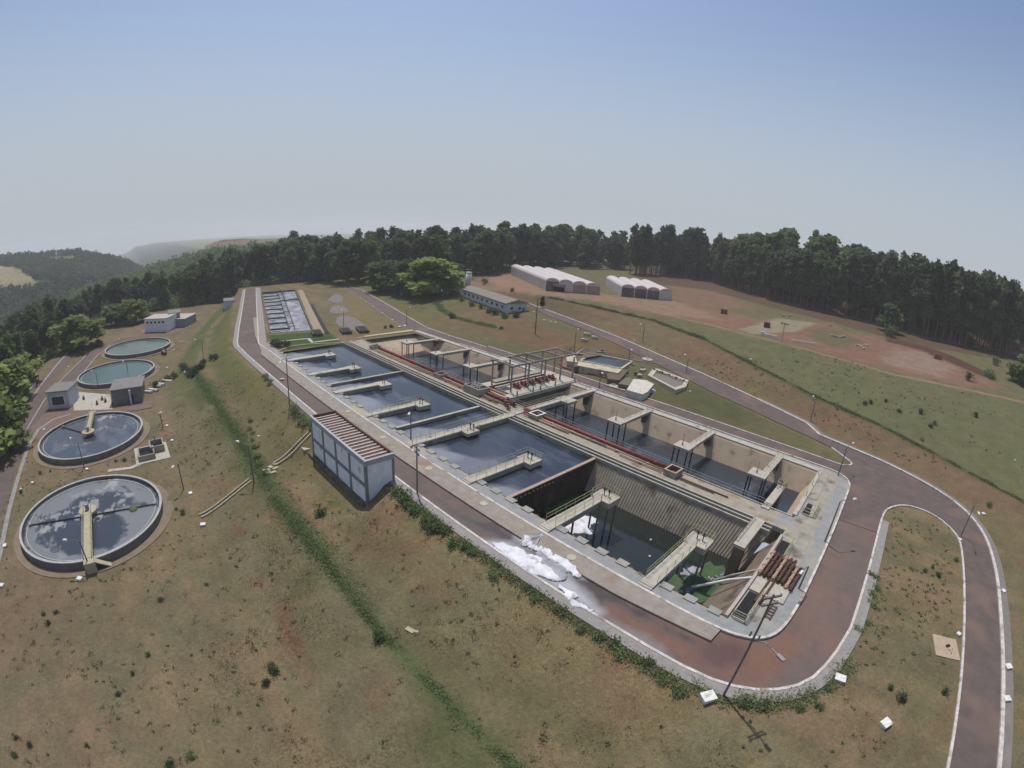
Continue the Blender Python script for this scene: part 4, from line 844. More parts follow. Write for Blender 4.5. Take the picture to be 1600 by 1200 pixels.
def c1f(x,y):
    c=wbase(x,(.038,.045,.058),.10); n=fbm(x,y,3.,71,5)-.5; n2=fbm(x,y,.7,72,5)-.5; r=np.hypot(x+69.9,y+11.8)
    film=np.maximum.reduce([ppoly([(186,798),(215,790),(246,786),(248,800),(225,832),(190,858),(165,866),(190,838),(192,815)],x,y),ppoly([(60,785),(80,772),(112,757),(150,750),(180,755),(200,765),(205,775),(180,768),(150,772),(120,778),(112,792),(90,800),(60,808),(45,805)],x,y),ppoly([(190,752),(225,765),(246,780),(240,788),(215,785),(205,770)],x,y),9.6-9.6-np.abs(r-10.3)+.8])
    wmix(c,(.17,.17,.18),np.clip((film+n*2.6+n2*.8)/.7+.5,0,1)*.9,.38)
    def streak(P,w_,k=1.,th=.0): wmix(c,(.27,.27,.27),np.clip((1-near(P,x,y)/(w_*1.5)+n*1.6+n2*3.4+(fbm(x/2.5+y*.6,y*1.6,.8,79,3)-.5)*2.2-th)*1.1,0,1)*k,.7)
    streak([(168,762),(176,752),(184,748)],.35,.9); streak([(176,752),(174,766),(184,772),(205,772)],.45,.7); streak([(72,826),(100,818),(124,804)],.8,.85,.2); streak([(58,812),(84,806),(112,801)],.5,.7,.2)
    streak([(120,792),(135,783),(150,790),(155,803),(143,812),(128,806)],1.0,.75,.3); streak([(150,808),(170,798),(190,783)],.5,.7,.2); streak([(118,775),(145,765),(175,770)],.7,.5,.4); streak([(60,800),(66,840),(100,868)],.9,.35,.5); return c
def c2f(x,y):
    c=wbase(x,(.045,.052,.066),.10); n=fbm(x,y,3.,75,5)-.5; n2=fbm(x,y,.7,76,5)-.5; r=np.hypot(x+102.8,y+12.2)
    wmix(c,(.10,.105,.12),np.clip((fbm(x/2.2,y,2.4,77,4)-.48)*6,0,1)*.7,.25)
    def streak(P,w_,k=1.,th=.0): wmix(c,(.27,.27,.27),np.clip((1-near(P,x,y)/(w_*1.5)+n*1.6+n2*3.4+(fbm(x/2.5+y*.6,y*1.6,.8,79,3)-.5)*2.2-th)*1.1,0,1)*k,.7)
    streak([(158,655),(166,650),(178,651)],.8,.9,.1); streak([(150,672),(165,668),(185,672),(200,662)],.8,.45,.5); streak([(100,696),(120,695),(140,692)],.5,.4,.3); return c
c1=clarifier(-69.9,-11.8,11.9,'nearest round settling tank with grey scum swirls and a long bridge from its near rim',None,scr=c1f)
c2=clarifier(-102.8,-12.2,11.9,'second round settling tank with dark water and a bridge reaching in from its far side',None,scr=c2f)
c3=clarifier(-149.0,-6.0,12.1,'third round tank filled with smooth turquoise water beside the pump house',WC3)
c4=clarifier(-179.0,2.0,12.2,'farthest round tank with green reflecting water near the white control building',WC4)
BRY=mat('bridge_sand',(.40,.36,.24),(.30,.27,.18),1.3,.85)
def bridge(a,b,w_,label,t_steps=True):
    t=thing('tank_bridge',label,'bridge',(a[0],a[1],-7)); zt=-5.35
    MB().bar((a[0],a[1],zt-.15),(b[0],b[1],zt-.15),w_,.3).build('deck',BRY,t)
    d=Vector((b[0]-a[0],b[1]-a[1],0)).normalized(); sd=Vector((-d.y,d.x,0))
    for k in (-1,1):
        p=Vector((a[0],a[1],zt))+sd*k*w_*.48; q=Vector((b[0],b[1],zt))+sd*k*w_*.48
        rail_path([p,q],.9,1,.03,2.).build('railing',BRY,t)
    MB().tube((b[0],b[1],-7.5),(b[0],b[1],zt),.6,n=12).build('pier',CONC_D,t); MB().tube((b[0],b[1],zt-.3),(b[0],b[1],zt+.02),1.5,n=12).build('hub_platform',BRY,t)
    MB().tube((b[0],b[1],zt),(b[0],b[1],zt+.9),.35,n=10).build('gear_motor',STEEL,t)
    e=Vector((a[0],a[1],zt)); MB().box(a[0]-d.x*.5,a[1]-d.y*.5,-6.2,1.5,1.5,1.6).build('landing',BRY,t)
    s0=e-d*.3+sd*(-.2); m=MB()
    MB().bar(s0+Vector((0,0,-.1)),s0-sd*2.6+Vector((0,0,-1.6)),.9,.16).build('stair',BRY,t)
    return t
A_=gz(138,872,-5.4); bridge(A_,(-70.3,-11.9),1.3,'sand coloured railed bridge from the near rim of the nearest round tank to its hub')
A_=gz(144,645,-5.4); bridge(A_,(-102.9,-12.5),1.2,'sand coloured bridge from the far rim of the second round tank to its hub')
# rotating scraper arms and scum
def arm(cx,cy,a,l,lab):
    t=thing('scraper_arm',lab,'scraper',(cx,cy,-6.2)); p=(cx+math.cos(a)*1.2,cy+math.sin(a)*1.2,-6.12); q=(cx+math.cos(a)*l,cy+math.sin(a)*l,-6.12)
    MB().bar(p,q,.13,.14).build('arm',DARK,t); MB().box(q[0],q[1],-6.05,.5,.5,.35,a).build('skimmer_box',STEEL,t)
e=gz(243,788,-6.2); a=math.atan2(e[1]+11.8,e[0]+69.9); arm(-69.9,-11.8,a,10.7,'dark skimmer arm reaching across the right side of the nearest round tank'); arm(-69.9,-11.8,a+math.pi,10.4,'dark skimmer arm on the left side of the nearest round tank')
e=gz(95,667,-6.2); a=math.atan2(e[1]+12.2,e[0]+102.8); arm(-102.8,-12.2,a,10.6,'dark skimmer arm on the upper left of the second round tank')
x,y=gz(208,795,-6.2); 
def lump(cx,cy,cz,sx,sy,sz,n=14,seed=0,rg=.3):
    r=random.Random(seed); V=[];F=[]; rows=[(0,1),(.5,.9),(.85,.55),(1,.05)]
    for h,k in rows:
        for i in range(n):
            a=2*math.pi*i/n; q=k*(1+rg*(r.random()-.5)); V.append((cx+math.cos(a)*sx*q,cy+math.sin(a)*sy*q,cz+h*sz))
    for j in range(3):
        for i in range(n): F.append((j*n+i,j*n+(i+1)%n,(j+1)*n+(i+1)%n,(j+1)*n+i))
    F.append(tuple(range(3*n,4*n))); return V,F
m=MB(); m.add(*lump(x,y,-6.27,.9,.7,.35)); tag(m.build('weed_clump',L_MID,smooth=True),'olive weed clump caught on the skimmer arm of the nearest round tank','weeds')
def sheet(P,z,th,label,cat,m,name='foam',seed=1,jit=.25,step=.7,px=True,kind=None,it=1,bump=0):
    Q=[gz(*p,z) for p in P] if px else list(P); Q=smoothp(Q+[Q[0]],it)[:-1]; Q=dense(Q+[Q[0]],step)[:-1]; r=random.Random(seed); Q=[(x+r.uniform(-jit,jit),y+r.uniform(-jit,jit)) for x,y in Q]
    cx_=sum(q[0] for q in Q)/len(Q); cy_=sum(q[1] for q in Q)/len(Q)
    if th<.045:
        o=flat(name,Q,z+th,m,kind=None); tag(o,label,cat)
        if kind: o['kind']=kind
        return o
    xs_=[q[0] for q in Q]; ys_=[q[1] for q in Q]; st=max((max(xs_)-min(xs_)),(max(ys_)-min(ys_)))/110; st=max(st,.07); th=th*.2 if cat=='foam' and m is FOAM else th
    X,Y=np.meshgrid(np.arange(min(xs_)-st*2,max(xs_)+st*2,st),np.arange(min(ys_)-st*2,max(ys_)+st*2,st)); x,y=X.ravel(),Y.ravel(); ins=inpoly(x,y,Q); d=dpoly(x,y,Q+[Q[0]])*np.where(ins,1,-1); d=d+(fbm(x,y,.7,seed+3,4)-.5)*.9
    hh=th*(np.clip(d/(th*2.2+.25),0,1)**.6*(.35+1.1*fbm(x,y,.8,seed,3)))+np.clip(d,-.5,.02); ok=d>-.0; nx_=X.shape[1]; I,J=np.meshgrid(np.arange(nx_-1),np.arange(X.shape[0]-1)); q=(J*nx_+I).ravel(); F=np.c_[q,q+1,q+1+nx_,q+nx_]; F=F[ok[F].sum(1)>=1]; ok=np.ones(len(x),bool)
    me=npmesh(name,np.c_[x,y,z+np.where(ok,hh,-.03)],F,m); o=obj(name,me); tag(o,label,cat)
    if kind: o['kind']=kind
    return o
SCG=mat('grey_scum_film',(.17,.17,.18),(.12,.12,.13),.8,.45)
A=gz(30,646,-7);B=gz(60,603,-7); t=thing('low_wall','low bluish white wall segment along the outer edge of the left terrace road','wall',(A[0]-1.2,A[1],-7)); MB().bar((A[0]-1.2,A[1]-1.2,-6.6),(B[0]-1.2,B[1]-1.2,-6.6),.5,.9).build('wall_body',WHITE,t); MB().bar((A[0]-1.2,A[1]-1.2,-6.1),(B[0]-1.2,B[1]-1.2,-6.1),.7,.12).build('coping',CONC_L,t)
# ------------------------------------------------------------ small valve chamber between tanks
t=thing('valve_chamber','small roofless concrete chamber with dark pits between the two nearest round tanks','chamber',(-88,0,-7))
MB().bb(-92.5,-85,-3,3.6,-7.1,-6.85).build('base_slab',CONC_L,t)
for (x0,x1,y0,y1,h) in ((-91.8,-88.4,.2,3.,-5.6),(-90,-86,-2.3,.9,-5.9)):
    m=MB(); 
    for a,b,c,d in ((x0,x1,y0,y0+.25),(x0,x1,y1-.25,y1),(x0,x0+.25,y0+.25,y1-.25),(x1-.25,x1,y0+.25,y1-.25)): m.bb(a,b,c,d,-6.9,h)
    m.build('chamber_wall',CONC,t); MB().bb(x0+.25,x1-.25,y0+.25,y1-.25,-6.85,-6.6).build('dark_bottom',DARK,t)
MB().tube((-91.8,1.5,-5.6),(-91.8,1.5,-4.9),.12,n=6).build('valve_stem',STEEL,t)
ribbon('path',[(-85.6,-1.5),(-84.6,-4),(-85.5,-8.5)],-.5,.5,.1,CONC_L)
# ------------------------------------------------------------ buildings on the terrace
BLU=mat('bluish_wall',(.55,.57,.62),(.44,.46,.50),1.2,.8); ROOFG=mat('flat_roof_grey',(.21,.19,.18),(.15,.14,.13),.8,.9)
GLS=mat('window_glass',(.03,.035,.05),(.02,.022,.03),2,.15,spec=.6)
def hut(cx,cy,L_,W_,h,rz,label,wins=(),roof=ROOFG,wall=BLU,door=None,over=.35,cat='building',name='hut',zb=-7.,slope=0):
    t=thing(name,label,cat,(cx,cy,zb),rz); MB().box(0,0,h/2,L_,W_,h).build('wall',wall,t,world=False)
    b=MB(); b.box(0,0,h+.12,L_+2*over,W_+2*over,.24)
    if slope: b.v=[(x,y,z+(slope if y>0 else 0)) for x,y,z in b.v]
    b.build('roof',roof,t,world=False)
    for (side,u,z,w_,hh) in wins:
        y=-W_/2-.02 if side=='y' else 0; 
        if side=='y': f=MB().box(u,-W_/2-.03,z,w_,.1,hh).build('window',WHITE,t,world=False); MB().box(u,-W_/2-.09,z,w_*.86,.04,hh*.84).build('pane',GLS,f,world=False)
        else: s_=1 if side=='x' else -1; f=MB().box(s_*(L_/2+.03),u,z,.1,w_,hh).build('window',WHITE,t,world=False); MB().box(s_*(L_/2+.09),u,z,.04,w_*.86,hh*.84).build('pane',GLS,f,world=False)
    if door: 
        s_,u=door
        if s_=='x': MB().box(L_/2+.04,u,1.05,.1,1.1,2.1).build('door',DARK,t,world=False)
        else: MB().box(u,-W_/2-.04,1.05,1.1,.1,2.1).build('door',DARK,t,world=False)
    return t
# pump house next to third tank (px 175-228, 588-633); hut (75-110, 606-640)
gA,gB=gz(177,634,-7),gz(224,627,-7); 
def frompx(a,b,depth):
    A=gz(*a,-7);B=gz(*b,-7); L_=math.dist(A,B); rz=math.atan2(B[1]-A[1],B[0]-A[0]); cx_=(A[0]+B[0])/2-math.sin(rz)*depth/2; cy_=(A[1]+B[1])/2+math.cos(rz)*depth/2; return cx_,cy_,L_,rz
cx_,cy_,L_,rz=frompx((177,634),(224,627),8.5); hut(cx_,cy_,L_,8.5,3.6,rz,'grey-roofed pump house with dark open doorway between the second and third round tanks',[],door=('y',1.0),name='pump_house',wall=mat('grubby_wall',(.22,.21,.19),(.15,.14,.13),1))
tp=thing('door_panel','tall pale pillar between the openings of the pump house','pillar',(0,0,0)); 
q=gz(207,631,-7); MB().box(q[0],q[1]-.25,-5.3,.5,.4,3.4,rz).build('panel',BLU,tp)
cx_,cy_,L_,rz=frompx((77,640),(110,637),7.); hut(cx_,cy_,L_,7.,4.2,rz,'small pale hut with open blue framed front beside the left terrace road',[('y',0,2.0,4.2,2.4)],name='hut',wall=mat('hut_wall',(.50,.51,.54),(.38,.39,.41),1))
cx_,cy_,L_,rz=frompx((228,519),(262,518),9.); CB=(cx_,cy_,L_,rz); hut(cx_,cy_,L_,10.,5.2,rz,'white two-part control building with a row of small high windows beyond the farthest tank',[('y',-L_*.36+L_*.18*i,3.9,L_*.11,.9) for i in range(5)],name='control_building',wall=mat('white_wall',(.75,.75,.78),(.6,.6,.64),1),roof=mat('pale_roof',(.42,.38,.35),(.33,.30,.28),1))
cx_,cy_,L_,rz=frompx((265,511),(282,509),8.); hut(cx_,cy_,L_,9.,5.5,rz,'grey blue annex at the right of the white control building',[],name='annex',wall=mat('annex_wall',(.27,.28,.33),(.22,.23,.27),1))
hut(CB[0]-math.sin(CB[3])*12.5+3.5,CB[1]+math.cos(CB[3])*12.5,CB[2]*1.5,12.,3.2,CB[3],'broad low pale-roofed shed behind the white control building',[],name='shed',wall=mat('annex_wall',(.27,.28,.33)),roof=mat('pale_roof',(.42,.38,.35)))
# blocks stacked at edge px (355,475)
t=hut(-222,46.2,9,4.5,4.6,math.atan2(29,-131)+math.pi,'small bluish box building on the bank at the far bend of the near road',[],name='hut',zb=-4.6)
# rusty machinery between tanks 3 and 4; white drums
x,y=gz(255,552,-7); t=thing('sludge_machine','low rusty machinery lying right of the farthest round tank','machine',(x,y,-7)); 
m=MB(); 
MB().tube((-3,0,.6),(-.3,.8,.6),.5,n=10).build('drum',RUST,t,world=False); MB().box(1.2,.2,.5,2.6,1.3,1.0,.2).build('housing',RUST,t,world=False); MB().tube((.2,0,.9),(3.4,.5,.9),.18,n=8).build('pipe',STEEL,t,world=False)
dl=['uppermost','second','third','fourth','lowest']
for i,(px,py,l) in enumerate([(262,597,3.4),(252,602,2.6),(246,605,2.4),(240,611,3.2),(232,614,2.6)]):
    x,y=gz(px,py,-7); t=thing('pipe_segment','%s white pipe segment in the heap right of the pump house'%dl[i],'pipe',(x,y,-6.7),R_.uniform(.6,1.2),'white pipe segments by the pump house'); MB().tube((-l/2,0,0),(l/2,0,0),.38,n=12).build('barrel',WHITE,t,smooth=True,world=False); MB().tube((l/2-.3,0,0),(l/2,0,0),.48,n=12).build('flange',WHITE,t,world=False)
x,y=gz(291,594,-6.5); t=thing('pipe_segment','short white pipe pieces dumped at the foot of the green bank','pipe',(x,y,Hf(x,y)+.3)); MB().tube((-1,0,0),(1,.3,0),.35,n=10).build('barrel',WHITE,t,world=False); MB().tube((-.6,.8,0),(.9,-.6,.3),.25,n=8).build('offcut',CONC_L,t,world=False)
for i,(px,py) in enumerate([(131,624),(160,625),(165,628),(152,632)]):
    x,y=gz(px,py,-6.9); t=thing('valve_stand',['dark valve stand left on the pale slab before the hut','short valve stand in the middle of the pale slab','valve stand on the pale slab nearest the pump house','low valve stand at the front edge of the pale slab'][i],'valve',(x,y,-6.88)); MB().box(0,0,.3,.8,.6,.6).build('base',CONC_D,t,world=False); MB().tube((0,0,.6),(0,0,1.1),.12,n=8).build('stem',RUST,t,world=False)
# ------------------------------------------------------------ concrete drainage chutes
def chute(a,b,za,zb,label):
    A=gz(*a,za);B=gz(*b,zb); t=thing('drainage_chute',label,'gutter',(A[0],A[1],za)); 
    P=[(A[0]+(B[0]-A[0])*i/10,A[1]+(B[1]-A[1])*i/10) for i in range(11)]
    for d in (-.42,.42):
        m=MB(); Q=offs(P,d)
        for p,q in zip(Q[:-1],Q[1:]): m.bar((p[0],p[1],Hf(*p)+.1),(q[0],q[1],Hf(*q)+.1),.2,.34)
        m.build('side_wall',BRY,t)
    m=MB()
    for i in range(22): u=(i+.5)/22; x=A[0]+(B[0]-A[0])*u; y=A[1]+(B[1]-A[1])*u; m.box(x,y,Hf(x,y)-.02,.3,.62,.2,math.atan2(B[1]-A[1],B[0]-A[0]))
    m.build('steps',CONC_D,t)
chute((313,808),(391,747),-7,-4.0,'lower stepped concrete gutter running down the bank toward the nearest round tank'); chute((429,728),(486,686),-3.9,-1.6,'upper stepped concrete gutter on the bank behind the grid-walled block')
x,y=gt(424,733)[:2]; t=thing('debris_pile','pale broken concrete pieces between the two stepped gutters','rubble',(x,y,Hf(x,y)))
for i in range(7): MB().box(R_.uniform(-1.6,1.6),R_.uniform(-1.2,1.2),.08,R_.uniform(.5,1.1),R_.uniform(.3,.7),.2,R_.uniform(0,3)).build('chunk',BRY,t,world=False)
# ------------------------------------------------------------ far settling basin
u0,v0=(-141.5,41.8),(-138.5,54.6); 
def FBp(s,q):  # s along 0..1 away, q across 0..1
    a=(-141.5+(-94)*s,41.9+23.9*s); b=(-138.2-96*s,54.6+28.6*s); return (a[0]+(b[0]-a[0])*q,a[1]+(b[1]-a[1])*q)
fo=watermix('foamy_water',(.09,.095,.11),(.31,.31,.34),.35,.40,.60,1.0,(.3,.8))
o=MB().add([(*FBp(0,0),-.7),(*FBp(0,1),-.7),(*FBp(1,1),-.7),(*FBp(1,0),-.7)],[(0,1,2,3)]).build('water',fo); o['kind']='structure'
t=thing('treatment_basin','far rotated settling basin covered with pale foam and crossed by dark beams','basin',(-190,65,0))
for a,b in (((0,0),(0,1)),((0,1),(1,1)),((1,1),(1,0)),((1,0),(0,0))):
    p,q=FBp(*a),FBp(*b); MB().bar((p[0],p[1],-.5),(q[0],q[1],-.5),.5,1.2).build('edge_wall',CONC_D if a!=(0,0) else CONC,t)
for i in range(10):
    s=.06+i*.098; p,q=FBp(s,0),FBp(s,.47+.0*i); MB().bar((p[0],p[1],-.1),(q[0],q[1],-.1),.45,.5).build('cross_beam',CONC_D,t)
    c=FBp(s+.0,.47); c2=FBp(s+.055,.47); c3=FBp(s+.055,.60); c4=FBp(s,.60); mm=MB()
    for a_,b_ in ((c,c2),(c2,c3),(c3,c4),(c4,c)): mm.bar((*a_,.35),(*b_,.35),.16,.14)
    for a_ in (c,c2,c3,c4): mm.bar((*a_,-.7),(a_[0]+.01,a_[1],.35),.16,.16)
    mm.build('gantry_frame',WOODP,t)
p,q=FBp(.68,.5),FBp(.68,1); MB().bar((p[0],p[1],-.2),(q[0],q[1],-.2),.4,.5).build('cross_beam',CONC_D,t)
p,q=FBp(.0,1.12),FBp(.97,1.14)
ribbon('path',[FBp(-.06,1.1),FBp(.98,1.12)],-1.6,1.0,.12,mat('sandy_walk',(.30,.24,.17),(.24,.19,.135),1,.9))
ribbon('channel',[FBp(-.06,1.30),FBp(.5,1.27)],-.5,.5,.14,DARK)
for i,(P,l) in enumerate([(((512,470),(522,459),(534,461),(538,470),(526,474)),'farthest grey gravel drying bed between the roads'),(((514,488),(520,477),(540,478),(545,488),(530,490)),'middle grey gravel drying bed between the roads'),(((524,505),(528,493),(552,494),(575,512),(545,518)),'nearest grey gravel drying bed between the roads')]):
    sheet(P,.03,.05,l,'drying bed',mat('drying_bed_gravel',(.19,.16,.145),(.14,.12,.11),.6,.95),name='drying_bed',jit=.2)
for px,py,w_,l in ((540,518,6.,'low dark concrete block at the near end of the drying beds'),(566,516,7.,'grey tank-like block beside the drying beds'),(495,521,6.,'low rubble-edged trough behind the lawn')):
    x,y=gz(px,py,.2); t=thing('settling_trough',l,'trough',(x,y,0),math.radians(-16)); MB().box(0,0,.4,w_,3.,.8).build('wall',CONC_D,t,world=False); MB().box(0,0,.82,w_-.6,2.4,.06).build('dark_top',DARK,t,world=False)
ribbon('path',[gz(418,536),gz(440,533),gz(482,529)],-.4,.4,.12,CONC_L); ribbon('path',[gz(482,529),gz(488,535),gz(530,530)],-.5,.5,.12,CONC_L)
ribbon('path',[gz(570,526),gz(600,522),gz(645,516)],-.7,.7,.14,mat('sandy_coping',(.42,.34,.22)))
x,y=gz(436,541); t=thing('bush','dark bush on the small lawn at the end of the full basin','bush',(x,y,0))
# (foliage added with the other shrubs)
LAWN_BUSH=t
# ------------------------------------------------------------ intake works between the roads
t=thing('intake_channel','long beige open concrete channel with dark water and stained end blocks between the roads','tank',(-60,93,1))
def P3(px,py,z): x,y=gz(px,py,z); return x,y
BEC=mat('beige_concrete',(.46,.41,.30),(.36,.32,.24),1,.85,stain=((.22,.15,.1),.5,.6)); BRS=mat('stained_brown',(.15,.10,.065),(.09,.062,.045),1,.9)
def block(pts,z0,z1,m,name,par):
    Q=[gz(*p,z1) for p in pts]; return MB().ext(Q,z0,z1).build(name,m,par)
def opentop(pts,z0,z1,m,name,par,th=.12,inner=DARK,zi=.5):
    Q=[Vector((*gz(*p,z1),0)) for p in pts]; c=sum(Q,Vector())/len(Q); I=[c+(p-c)*(1-th) for p in Q]; mm=MB(); n=len(Q)
    for i in range(n):
        a,b,ai,bi=Q[i],Q[(i+1)%n],I[i],I[(i+1)%n]; mm.ext([(a.x,a.y),(b.x,b.y),(bi.x,bi.y),(ai.x,ai.y)],z0,z1)
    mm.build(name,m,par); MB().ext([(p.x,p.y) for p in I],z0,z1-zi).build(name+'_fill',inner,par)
block([(904,564),(972,577),(966,583),(902,571)],-.2,1.7,BEC,'channel_wall',t); opentop([(905,563),(922,551),(990,564),(972,576)],-.2,1.6,BEC,'upper_tank',t,.1,W_FULL,.35)
block([(884,556),(898,554),(902,566),(886,564)],-.2,1.8,BEC,'hopper',t); block([(896,563),(905,557),(907,572),(898,573)],-.2,1.6,BRS,'stained_block',t); block([(948,583),(966,583),(972,575),(982,578),(968,594),(950,592)],-.2,1.4,BRS,'stained_block',t)
block([(872,566),(884,560),(890,570),(950,583),(948,590),(880,573)],-.2,.4,mat('brick_red',(.2,.11,.08)),'footing',t)
rail_path([(*gz(905,548,1.8),1.8),(*gz(988,563,1.8),1.8)],.9,2,.05,2.5).build('railing',STEEL,t); rail_path([(*gz(872,561,.8),.8),(*gz(895,545,.8),.8),(*gz(950,531,1.),1.)],.9,1,.06,3).build('railing',WOODP,t)
t=thing('splash_chamber','chamber with white lime-streaked walls beside the far road','chamber',(-47,89,0))
block([(979,609),(990,592),(1010,594),(1022,600),(1012,612),(1004,616)],-.2,1.5,mat('lime_streaked',(.62,.58,.50),(.35,.33,.29),2.2,.8),'chamber_wall',t); block([(948,602),(962,594),(985,600),(976,610)],-.1,.35,CONC_L,'ramp',t); block([(966,599),(978,589),(992,592),(984,603)],-.1,1.3,mat('moss_conc',(.15,.14,.09)),'side_block',t)
tag(MB().box(*gz(1018,610,.6),.5,2.6,.2,1.0,-.4).build('sign_panel',PANEL),'small pale blue panel leaning at the road beside the lime-streaked chamber','panel')
t=thing('drying_tray','raised rectangular tray with sandy coping and pale stones along its back edge','tray',(-44,98,1)); opentop([(1012,586),(1022,574),(1076,594),(1072,604),(1056,609)],.0,1.3,BEC,'tray_wall',t,.22,mat('tray_fill',(.19,.17,.14)),.25)
for i in range(14): x,y=gz(1022+i*3.9+R_.uniform(-1,1),577+i*1.5,1.4); MB().box(x,y,1.45,.5,.4,.35,R_.uniform(0,3)).build('stone',WHITE if i%3 else CONC_D,t)
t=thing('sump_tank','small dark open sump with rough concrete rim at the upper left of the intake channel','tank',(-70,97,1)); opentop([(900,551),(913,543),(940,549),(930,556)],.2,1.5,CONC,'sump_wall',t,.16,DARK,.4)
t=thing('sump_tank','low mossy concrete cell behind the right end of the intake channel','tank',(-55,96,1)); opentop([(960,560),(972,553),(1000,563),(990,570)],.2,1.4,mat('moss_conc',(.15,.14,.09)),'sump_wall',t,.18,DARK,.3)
for k,(px,py,l) in enumerate([(958,602,'flat cracked slab at the roadside below the intake channel'),(972,588,'tilted slab against the stained end block of the intake channel'),(998,588,'slab piece behind the lime-streaked chamber'),(1004,580,'round grey drum end between the chamber and the drying tray'),(938,552,'broken slab on the back wall of the intake channel'),(893,572,'low brick remnant at the roadside left of the intake channel')]):
    x,y=gt(px,py)[:2]; t=thing('rubble_slab',l,'rubble',(x,y,Hf(x,y)),R_.uniform(0,3)); MB().box(0,0,.3,R_.uniform(1.4,2.4),R_.uniform(.9,1.5),.5).build('slab_body',BEC if k%2 else CONC,t,world=False); MB().box(.6,.5,.5,.8,.5,.7,.5).build('fragment',CONC_D,t,world=False)
x,y=gz(1011,565,1.2); t=thing('round_slab','pale round cover slab on the grass beyond the intake channel','slab',(x,y,Hf(x,y))); MB().tube((0,0,0),(0,0,.25),1.5,n=18).build('slab_body',BEC,t,world=False); MB().tube((0,0,.25),(0,0,.4),.4,n=10).build('lid',CONC,t,world=False)
for px,py,l in ((913,533,'pale stone block on the bare lot above the intake channel'),(929,529,'flat pale slab on the bare lot above the intake channel'),(917,524,'farthest pale block on the bare lot above the intake channel')):
    x,y=gt(px,py)[:2]; t=thing('concrete_block',l,'block',(x,y,Hf(x,y))); MB().box(0,0,.35,1.8,1.2,.7,.4).build('block_body',BEC,t,world=False); MB().box(.3,.1,.75,.9,.7,.12,.4).build('cap',CONC,t,world=False)
flat('road',[gz(x,y,1.8) for x,y in ((902,560),(925,543),(955,527),(985,540),(1045,570),(990,562),(950,552))],1.62,mat('gravel_lot',(.15,.115,.10),(.12,.09,.08),.8,.95))
# ------------------------------------------------------------ office building and tower
A=gt(722,463);B=gt(791,489.5);z0=min(A.z,B.z)
Cx=gz(820,487,Hf(*gt(820,487)[:2]))
rz=math.atan2(B.y-A.y,B.x-A.x); L_=math.dist(A[:2],B[:2]); W_=8.; cx_=(A.x+B.x)/2-math.sin(rz)*W_/2; cy_=(A.y+B.y)/2+math.cos(rz)*W_/2
OFF=(cx_,cy_,L_,W_,rz)
t=thing('office_building','long low pale blue building with a grey-brown pitched roof on the rise between the roads','building',(cx_,cy_,z0-.5),rz)
MB().box(0,0,2.,L_,W_,4.).build('wall',BLU,t,world=False)
m=MB(); a,b=L_/2+.7,W_/2+.9; h0,h1=4.0,5.3; m.add([(-a,-b,h0),(a,-b,h0),(a,b,h0),(-a,b,h0),(-a,0,h1),(a,0,h1)],[(0,1,5,4),(2,3,4,5),(1,2,5),(3,0,4),(0,3,2,1)]); m.build('roof',mat('office_roof',(.235,.20,.165),(.18,.155,.13),.5,.9),t,world=False)
m=MB().box(0,-b,h0-.15,2*a,.12,.35); m.build('gutter',mat('gutter_blue',(.16,.18,.22)),t,world=False)
for i in range(9): f=MB().box(-L_/2+3+i*(L_-6)/8,-W_/2-.03,2.3,1.6,.1,1.1).build('window',WHITE,t,world=False); MB().box(-L_/2+3+i*(L_-6)/8,-W_/2-.1,2.3,1.4,.05,.95).build('pane',GLS,f,world=False)
for u in (-2,1.2): f=MB().box(L_/2+.03,u,2.2,.1,1.3,1.).build('window',WHITE,t,world=False); MB().box(L_/2+.09,u,2.2,.04,1.1,.85).build('pane',GLS,f,world=False)
MB().box(L_/2+.05,2.8,1.2,.1,1.1,2.4).build('door',mat('door_blue',(.12,.2,.3)),t,world=False)
x,y=gt(731,452)[:2]; zz=Hf(x,y); hh=top_z((x,y,zz),731,425); t=thing('water_tower','white cylindrical water tower between the green trees and the office','tower',(x,y,zz)); MB().tube((0,0,-.5),(0,0,hh-.3),1.25,n=20).build('shaft',WHITE,t,smooth=True,world=False); MB().tube((0,0,hh-.3),(0,0,hh),1.35,n=20).build('cap',WHITE,t,world=False); MB().bar((1.3,-.2,0),(1.3,-.2,hh),.3,.08).build('ladder',STEEL,t,world=False)
